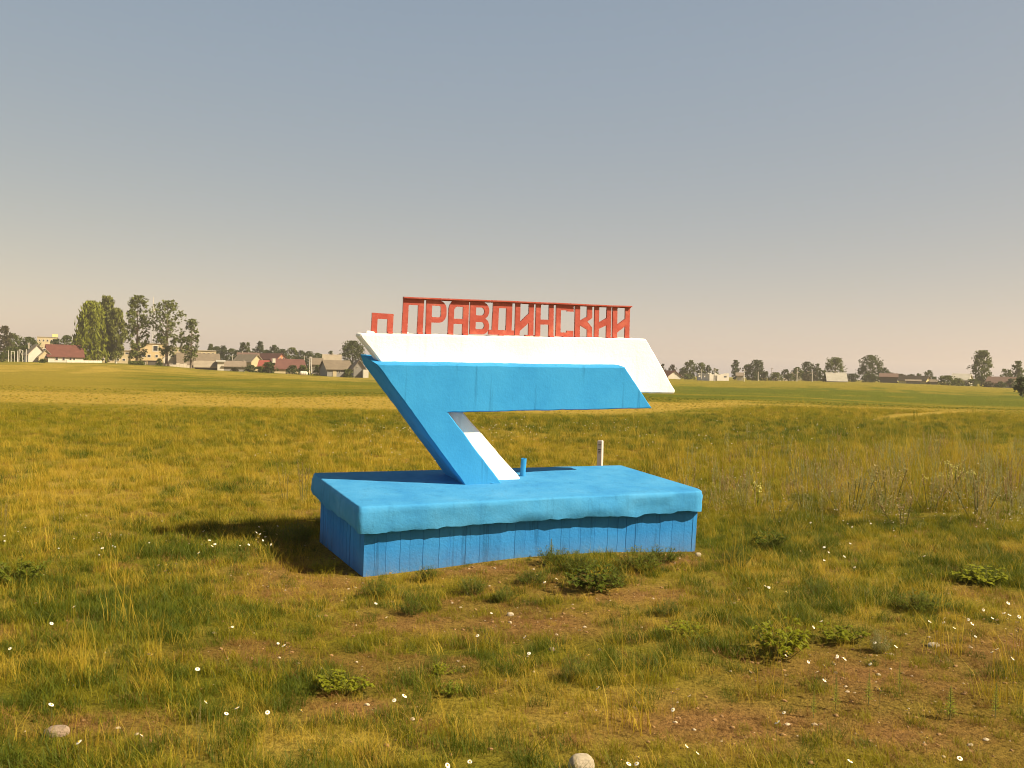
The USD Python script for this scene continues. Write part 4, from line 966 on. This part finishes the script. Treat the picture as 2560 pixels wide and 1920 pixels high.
def build_grass():
    rng = np.random.default_rng(11)
    protos, kinds = [], {}
    for kind, hs in (('lush', (.04, .15)), ('olive', (.04, .15)), ('straw', (.05, .19)), ('dry', (.02, .08))):
        for v in range(4):
            n = {'lush': 62, 'olive': 52, 'straw': 36, 'dry': 50}[kind]
            protos.append((blades(rng, n, .11, hs[0], hs[1], .0042 if kind != 'straw' else .003, .95 if kind != 'dry' else 1.7, 3 if v < 2 else 2), BLADE[kind]))
            kinds.setdefault(kind, []).append(len(protos) - 1)
    # tall seedy stalks
    for v in range(3):
        V, F = blades(rng, 9, .10, .32, .62, .0035, .22, 3, .1)
        V2, F2 = blades(rng, 26, .11, .08, .3, .004, .6, 2)
        protos.append(((np.vstack([V, V2]), np.vstack([F, F2 + len(V)])), BLADE['straw'] if v < 2 else BLADE['olive']))
        kinds.setdefault('tall', []).append(len(protos) - 1)
    for v, mk in enumerate(('grey', 'seed', 'rust', 'grey')):
        st, fo = seed_stalks(300 + v, 8, .62, .13)
        protos.append((fo, WEED[mk])); kinds.setdefault('seedy', []).append(len(protos) - 1)
    P, Wh, S = [], [], []
    for r0, r1, dens, sc in ((2.6, 7, 150, .54), (7, 12, 108, .64), (12, 22, 52, .85), (22, 48, 24, .95), (30, 60, 14, .42)):
        th = math.radians(33)
        n = int(dens * th * (r1 ** 2 - r0 ** 2))
        r = np.sqrt(rng.uniform(r0 ** 2, r1 ** 2, n)); a = rng.uniform(-th, th, n)
        x, y = r * np.sin(a), r * np.cos(a)
        lu, st, so = zones(x, y)
        w = np.stack([.05 + 1.25 * lu, .62 * (1 - lu * .6) * (1 - st * .6), .10 + .9 * st, .10 + 1.9 * so], 1)
        w /= w.sum(1, keepdims=True)
        c = w.cumsum(1); k = (rng.random(n)[:, None] > c).sum(1)
        keep = rng.random(n) > .12 * so ** 1.5
        edge = 29.5 + 9 * (meshkit.fbm(np.stack([x, y, 0 * x], -1) * .13, 3, 77) - .5) + 17 * smooth(3, 13, x)
        keep &= (r < edge + rng.normal(0, .8, n)) if r0 < 30 else (r > edge - 1)
        keep &= rng.random(n) > 1.3 * (ell(q0 := project(np.stack([x, np.maximum(y, 1.5), 0 * x], -1)) * (2212 / 2560), 1960, 912 - 0.09 * (q0[..., 0] - 1960), 75, 6) + ell(q0, 2050, 899 - 0.09 * (q0[..., 0] - 2050), 60, 6))
        s = sc * rng.uniform(.65, 1.3, n) * (1 + .35 * lu) * (1 - .35 * so)
        if r0 >= 30: s[k == 2] *= .8
        names = np.array(['lush', 'olive', 'straw', 'dry'])[k]
        idx = np.array([kinds[q][rng.integers(len(kinds[q]))] for q in names])
        q = project(np.stack([x, np.maximum(y, 1.5), 0 * x], -1)) * (2212 / 2560)
        tallp = .012 + .30 * ell(q, 1950, 1060, 300, 75) + .05 * ell(q, 250, 1130, 260, 60) + .10 * ell(q, 1480, 1010, 80, 40) + .05 * ell(q, 700, 1040, 90, 50)
        if r1 <= 48:
            t = rng.random(n) < tallp * (.22 if r0 < 12 else 1.0)
            idx[t] = rng.choice(kinds['tall'], t.sum())
            s[t] = rng.uniform(.6, 1.1, t.sum()) * (1.0 if r0 < 12 else 1.2)
            q2 = np.clip(.62 * ell(q, 1930, 1075, 330, 55) + .35 * ell(q, 2150, 1130, 130, 70) + .15 * ell(q, 1560, 1075, 90, 50), 0, 1)
            t = rng.random(n) < q2 * .38
            idx[t] = rng.choice(kinds['seedy'], t.sum()); s[t] = rng.uniform(.35, 1.0, t.sum()) ** 1.3
        import shapely
        inside = shapely.contains_xy(FOOT.buffer(.03), x, y)
        keep &= ~inside
        # the bare strip along the front of the plinth
        P.append(np.stack([x, y, ground_z(x, y)], 1)[keep]); Wh.append(idx[keep]); S.append(s[keep])
    P, Wh, S = np.vstack(P), np.concatenate(Wh), np.concatenate(S)
    # not through the plinth: short under the overhang
    near = shapely.contains_xy(FOOT.buffer(.16), P[:, 0], P[:, 1]); S[near] *= .6
    yaw = rng.uniform(0, 2 * np.pi, len(P))
    scale = S[:, None] * np.stack([np.ones(len(S)), np.ones(len(S)), rng.uniform(.75, 1.2, len(S))], 1)
    instancer('grass', 'uneven olive and straw coloured meadow grass', 'grass', protos, P, Wh, yaw, scale)
    print('tufts', len(P))


build_grass()

def plants():
    rng = np.random.default_rng(5)
    # leafy weeds: (x, y of the foot in the 2212 px view, height px, width px, leaf, seed kind, label)
    k0 = 2560 / 2212
    def put(name, cat, mesh_fn, items, hw, group=None):
        for i, (x, y, hp, wp, mk, lab) in enumerate(items):
            p = spot(x * k0, y * k0); D = np.hypot(p[0], p[1]); k = D / FPX * k0
            stem, fol = mesh_fn(100 + i * 7 + len(name))
            o = first(name, lab, cat, p, rng.random() * 6.28, (wp * k / hw[1], wp * k / hw[1], max(hp * k, .03) / hw[0] * (.8 if name == 'leafy_weed' else 1.1 if cat == 'weed' else 1.0)), group)
            part('stem', stem, STEM, o); part('foliage', fol, WEED[mk], o)
    put('leafy_weed', 'weed', lambda s: leafy_weed(s, 20, .32, .36, .075, .046, 10), [
        (1688, 1420, 105, 150, 'bright', 'largest bright green leafy weed at the edge of the bare ground'), (1285, 1276, 78, 150, 'deep', 'dark green leafy weed in front of the plinth middle'),
        (735, 1500, 62, 130, 'bright', 'broad light green weed in the lower left middle'), (1815, 1388, 52, 110, 'bright', 'leafy weed right of the largest bright one'), (1665, 1188, 60, 90, 'deep', 'green weed just right of the plinth corner'),
        (2120, 1262, 46, 120, 'bright', 'light green weed near the right edge'), (1480, 1372, 40, 110, 'bright', 'low leafy weed left of the largest bright one'), (975, 1505, 48, 60, 'lime', 'pale big leaved weed below the plinth'), (950, 1462, 36, 70, 'bright', 'small leafy weed above the pale big leaved one'), (40, 1262, 70, 110, 'deep', 'dark green weed at the left edge')], (.36, .60))
    put('feathery_weed', 'weed', lambda s: feathery_weed(s, 60), [
        (925, 1254, 36, 62, 'deep', 'dark round feathery tuft touching the plinth boards'), (820, 1292, 48, 84, 'deep', 'wide feathery weed below the near plinth corner'), (1022, 1284, 44, 74, 'deep', 'feathery weed right of the dark round tuft'), (1195, 1222, 40, 90, 'deep', 'feathery weed left of the dark leafy one by the plinth'),
        (1375, 1232, 48, 120, 'deep', 'feathery weed right of the dark leafy one by the plinth'), (1592, 1225, 50, 62, 'deep', 'feathery weed below the right plinth corner'), (1240, 1470, 56, 70, 'deep', 'dark feathery weed low in the middle of the verge'), (1772, 1284, 32, 48, 'deep', 'small dark weed on the right slope'), (1990, 1322, 46, 120, 'deep', 'wide dark feathery weed above the bare ground'),
        (1900, 1410, 46, 50, 'grey', 'silvery weed on the bare ground'), (890, 1330, 40, 60, 'deep', 'thin feathery weed below the wide one'), (640, 1180, 60, 80, 'deep', 'weed under the shadow left of the plinth'), (1330, 1268, 40, 70, 'deep', 'short feathery weed before the dark leafy one'), (1440, 1330, 36, 60, 'deep', 'small green tuft on the verge below the plinth'), (1090, 1300, 34, 60, 'deep', 'low green tuft below the plinth middle'), (1250, 1236, 44, 90, 'deep', 'dense feathery weed against the boards behind the dark leafy one'), (1430, 1214, 36, 90, 'deep', 'low feathery weed near the right end of the boards'), (1150, 1262, 34, 80, 'deep', 'spreading feathery weed left of the dark leafy one'), (700, 1236, 34, 70, 'bright', 'green tuft at the foot of the near plinth corner')], (.30, .44))
    put('spire_weed', 'weed', spire_weed, [(1805, 1535, 62, 30, 'lime', 'upright yellow green weed left on the bare ground'), (1757, 1553, 52, 26, 'lime', 'shorter upright yellow green weed on the bare ground'), (1876, 1525, 58, 32, 'lime', 'upright weed in the middle of the bare ground'), (2052, 1556, 60, 44, 'lime', 'upright weed toward the right of the bare ground'), (2150, 1552, 62, 36, 'lime', 'rightmost upright weed on the bare ground'), (1942, 1500, 60, 26, 'bright', 'slim upright weed above the bare ground'), (1190, 1208, 40, 30, 'lime', 'yellow green sprig against the plinth boards')], (.22, .09))
    put('dry_stalk', 'stalks', lambda s: seed_stalks(s, 6), [(655, 1088, 96, 60, 'rust', 'dark dry stalks beside the left end of the plinth'), (620, 1085, 80, 40, 'seed', 'pale dry stalks left of the dark ones'), (128, 1165, 80, 30, 'seed', 'tall pale grass stalks at the left'), (8, 1175, 100, 30, 'seed', 'pale stalks at the left edge'), (1462, 1030, 62, 34, 'seed', 'pale tall stalks behind the right end of the plinth'), (1500, 1045, 50, 40, 'seed', 'second pale stalks behind the right end of the plinth'),
        (1610, 1100, 66, 60, 'grey', 'grey flowering stalks right of the plinth'), (430, 1640, 130, 30, 'seed', 'long thin pale stalk at the bottom left'), (1740, 1100, 70, 80, 'seed', 'seeding stalks on the right slope'), (1780, 1140, 86, 60, 'grey', 'tall grey stalks on the right slope'), (1840, 1110, 80, 120, 'grey', 'broad grey seeding clump on the right slope'), (1920, 1090, 80, 130, 'seed', 'broad straw coloured seeding clump on the right slope'), (2010, 1100, 76, 110, 'rust', 'reddish stalks near the yellow flowers'), (2110, 1120, 90, 140, 'grey', 'grey stalks right of the yellow flowers'), (2190, 1100, 90, 90, 'rust', 'reddish stalks at the right edge'), (1680, 1130, 60, 70, 'grey', 'low grey stalks beside the green weed'), (1950, 1140, 70, 120, 'rust', 'reddish seeding clump on the right slope')], (.75, .28))
    # yellow flowered weeds
    for i, (x, y, hp, lab) in enumerate([(2058, 1068, 66, 'tallest yellow flowered weed on the right slope'), (2030, 1075, 52, 'yellow flowered weed left of the tallest one'), (2085, 1080, 58, 'yellow flowered weed right of the tallest one'), (1635, 1100, 52, 'pale yellow flowered weed right of the plinth')]):
        p = spot(x * k0, y * k0); k = np.hypot(p[0], p[1]) / FPX * k0; h = hp * k
        o = first('yellow_flowered_weed', lab, 'weed', p, rng.random() * 6.28, 1.0); r2 = np.random.default_rng(40 + i)
        tips = [np.array([r2.normal(0, .08), r2.normal(0, .08), h * r2.uniform(.7, 1)]) for _ in range(7)]
        part('stem', cat_mesh([rod((q[0] * .3, q[1] * .3, -.02), q, .005, .003, 4) for q in tips]), STEM, o)
        part('foliage', leaves(r2, np.vstack([np.stack([q * t for t in r2.uniform(.2, .9, 8)]) for q in tips]), r2.normal(size=(56, 3)) * [1, 1, .3] + [0, 0, .5], .07, .018), WEED['bright'], o)
        bl = []
        for q in tips:
            for _ in range(4):
                s = trimesh.creation.icosphere(1, .008 * r2.uniform(.7, 1.3)); s.apply_translation(q + r2.normal(0, .022, 3)); bl.append(s)
        part('blossom', cat_mesh(bl), YELLOW, o)
    # daisies
    LST = [((0, 1400, .3888), 'white daisy in the grass at the lower left', 'daisies in the grass at the lower left', [(233, 278), (330, 412), (960, 603), (975, 610), (1070, 32), (1092, 88), (1065, 68), (1020, 30), (1135, 25), (330, 935), (912, 1133), (503, 1170), (1268, 703), (1325, 913), (1522, 955), (1455, 993), (1717, 980), (1940, 970), (1787, 541), (1822, 548), (1862, 562), (1730, 80), (1465, 638), (1480, 435), (1492, 430), (60, 573), (473, 303)]),
           ((860, 1400, .3888), 'white daisy on the verge below the plinth', 'daisies on the verge below the plinth', [(1242, 100), (1287, 145), (1368, 122), (1160, 493), (1185, 520), (1187, 603), (1128, 623), (1645, 577), (1572, 615), (2115, 855), (2148, 830), (2112, 963), (390, 877), (320, 908), (270, 370), (205, 280), (1785, 1285), (1895, 1272), (1878, 1315), (1832, 1312), (806, 1297), (665, 1325), (948, 343), (855, 490), (1515, 455), (1630, 820)]),
           ((1700, 1400, .3888), 'white daisy on the bare ground at the lower right', 'daisies on the bare ground at the lower right', [(550, 170), (570, 178), (447, 184), (685, 208), (688, 593), (683, 617), (835, 610), (825, 660), (930, 680), (990, 668), (1010, 625), (1060, 640), (1220, 674), (1005, 728), (880, 722), (455, 725), (425, 742), (1165, 495), (1250, 532), (1295, 533), (1390, 560), (1325, 603), (1697, 380), (1693, 402), (1765, 438), (1832, 370), (1852, 388), (1880, 415), (1875, 453), (1900, 495), (1607, 397), (1950, 322), (2080, 340), (2120, 355), (2010, 378), (2040, 385), (2105, 380), (2180, 365), (2170, 400), (2165, 455), (1955, 382), (665, 985), (565, 1020), (622, 1042), (1462, 967), (1590, 1150), (1797, 1278), (1098, 1295), (115, 1245), (45, 1200), (58, 878), (1285, 840), (1200, 840), (2035, 575), (2140, 635), (2110, 280), (905, 395), (860, 433), (2005, 590), (930, 780)]),
           ((1700, 940, .3888), 'white daisy on the slope right of the plinth', 'daisies on the slope right of the plinth', [(838, 945), (1030, 1085), (1095, 1078), (925, 1103), (777, 1127), (957, 1138), (1058, 1165), (927, 1187), (1568, 1157), (1620, 1275), (1225, 950), (1105, 970), (1120, 1230)]),
           ((0, 900, .3888), 'white daisy in the green patch left of the plinth shadow', 'daisies left of the plinth shadow', [(1665, 1075), (1785, 1070), (1650, 1110), (1670, 1120), (1700, 1105), (1660, 1145), (1705, 1140), (1780, 1125), (1690, 1160), (1645, 1155), (1660, 1172), (1710, 1192), (1740, 1190), (1308, 1100), (1347, 1160), (1380, 1185), (1365, 1197), (1275, 1240), (655, 1210), (518, 998), (1980, 1270), (1600, 1190)])]
    proto = None
    an = np.arange(14) * 2 * np.pi / 14
    for (ox, oy, s), lab, grp, pts in LST:
        for (X, Y) in pts:
            hh = rng.uniform(.06, .12)
            p = spot(ox + X * s, oy + Y * s, hh)
            sc = rng.uniform(.40, .66)
            if proto is None:
                proto = first('daisy', lab, 'daisy', p, rng.random() * 6.28, (sc, sc, hh / .15), grp)
                part('stem', rod((0, 0, -.02), (.004, 0, .148), .0016, .0012, 4), STEM, proto)
                v, f = [], []
                tilt = np.array([-.25, -.45, .85]); tilt /= np.linalg.norm(tilt); e1 = np.cross(tilt, [0, 1.0, 0]); e1 /= np.linalg.norm(e1); e2 = np.cross(tilt, e1); c = np.array([.004, 0, .15])
                for a in an:
                    d = math.cos(a) * e1 + math.sin(a) * e2; q = -math.sin(a) * e1 + math.cos(a) * e2; b = len(v)
                    v += [c + d * .005 - q * .002, c + d * .005 + q * .002, c + d * .017 + q * .0038 - tilt * .001, c + d * .0195 - tilt * .002, c + d * .017 - q * .0038 - tilt * .001]; f += [(b, b + 1, b + 2), (b, b + 2, b + 4), (b + 2, b + 3, b + 4)]
                part('petals', (np.array(v), np.array(f)), PETAL, proto)
                m = trimesh.creation.icosphere(1, .0065); m.apply_translation(c + tilt * .001); part('eye', m, EYE, proto)
            else: again(proto, 'daisy', lab, 'daisy', p, rng.random() * 6.28, (sc, sc, hh / .15), grp)
    # tiny pale flowers far out in the grass, beyond counting
    pts = []
    for (cx, cy, rx, ry, n) in ((880, 950, 170, 22, 90), (1090, 955, 90, 30, 60), (760, 1000, 200, 30, 30), (1320, 945, 90, 20, 30), (1480, 960, 200, 40, 40), (2120, 1090, 110, 60, 160), (1700, 940, 200, 40, 30), (1900, 1120, 200, 50, 70), (250, 1190, 200, 30, 20), (1600, 1060, 90, 30, 30)):
        q = rng.normal(size=(n, 2)) * [rx * .55, ry * .55] + [cx, cy]; pts += [(spot(a * k0, b * k0), np.hypot(*spot(a * k0, b * k0)[:2])) for a, b in q if 905 < b < 1300 and 0 < a < 2212]
    P = np.array([p for p, _ in pts]); D = np.array([d for _, d in pts])
    m = trimesh.creation.icosphere(1, .011); m.vertices *= [1, 1, .6]; m.apply_translation([0, 0, .20])
    m2 = trimesh.creation.icosphere(1, .009); m2.vertices *= [1, 1, .6]; m2.apply_translation([0, 0, .28])
    instancer('field_flowers', 'tiny pale flowers scattered through the meadow behind the plinth', 'flowers', [((np.array(m.vertices), np.array(m.faces)), PETAL), ((np.array(m2.vertices), np.array(m2.faces)), WEED['seed'])], P, (rng.random(len(P)) < .3).astype(int), rng.random(len(P)) * 6.28, rng.uniform(.5, 1.0, len(P)) * np.clip(D / 16, .7, 1.3))
    # stones
    def stone(label, x, y, wpx, hpx, mt, seed, dep=.7):
        p = spot(x * k0, y * k0); k = np.hypot(p[0], p[1]) / FPX * k0
        m = trimesh.creation.icosphere(4, 1.0); v = np.array(m.vertices); v *= (1 + .28 * (meshkit.fbm(v * 1.3 + seed, 3, seed) - .5) + .06 * (meshkit.noise(v * 6, seed) - .5))[:, None]
        v = np.sign(v) * np.abs(v) ** .85
        w, h = wpx * k / 2, hpx * k
        m.vertices = v * [w, w * dep, h * .72] + [0, 0, h * .30]
        o = usdkit.mesh(stage, numbered('/World', 'stone'), m, mt, 40); place(o, p, 0.2); tag(o, label, 'stone')
    ROCK = plain('pinkish_stone', (.25, .18, .125), 0.9, 0.2, 30.0, 0.004, bscale=120.0); PALE = plain('pale_stone', (.34, .28, .20), 0.9, 0.22, 25.0, 0.004, bscale=120.0)
    stone('flat pinkish stone lying in the grass at the lower left', 122, 1588, 48, 16, ROCK, 3, .7)
    stone('round pale stone at the bottom edge of the photo', 1256, 1668, 58, 36, PALE, 8, .8)
    stone('small flat whitish stone on the bare ground at the right', 2016, 1398, 24, 8, PALE, 5)
    stone('small pale stone at the foot of the plinth boards', 838, 1240, 24, 8, ROCK, 6)
    stone('little pale stone on the bare strip right of the plinth', 1508, 1202, 14, 8, PALE, 9)
    stone('little pale stone on the verge below the plinth', 1102, 1330, 16, 7, PALE, 11)
    stone('second little pale stone on the verge below the plinth, beside a white daisy', 1192, 1406, 14, 7, ROCK, 12)


plants()


def clods():
    rng = np.random.default_rng(23); protos = []
    for k in range(4):
        m = trimesh.creation.icosphere(1, 1.0); v = np.array(m.vertices) * [1, .8, .55]; v *= (1 + .7 * (meshkit.noise(v * 1.7 + k * 9, k) - .5))[:, None]
        protos.append(((v, np.array(m.faces)), (CLOD, CLOD, GRIT, CLOD)[k]))
    th = math.radians(32); n = 16000
    r = np.sqrt(rng.uniform(3.0 ** 2, 10.5 ** 2, n)); a = rng.uniform(-th, th, n); x, y = r * np.sin(a), r * np.cos(a)
    so = zones(x, y)[2]
    import shapely
    k = (rng.random(n) < .04 + .55 * so ** 1.3) & ~shapely.contains_xy(FOOT.buffer(.02), x, y)
    x, y = x[k], y[k]; s = .0035 + .011 * rng.random(len(x)) ** 3
    instancer('soil_clods', 'small clods and grit on the bare patches of the verge', 'soil', protos, np.stack([x, y, ground_z(x, y) + s * .15], 1), rng.integers(0, 4, len(x)), rng.random(len(x)) * 6.28, s)


CLOD = plain('dry_clod', (.26, .15, .06), 0.95, 0.3, 20.0); GRIT = plain('pale_grit', (.42, .33, .22), 0.9, 0.25, 20.0)
clods()
# ---------------------------------------------------------------- the dusty air
AIR = mat('dusty_air', {'v': ('principled_volume', {'color': (.92, .86, .76), 'density': HAZE_DENSITY, 'anisotropy': 0.3})}, [], volume='v.volume')
hz = usdkit.mesh(stage, '/World/haze', bx(-1600, 1600, -1600, 1600, float(ZMIN) - 1.5, 32.0), AIR)
tag(hz, 'thin warm haze that fades the village', None, None, 'stuff')
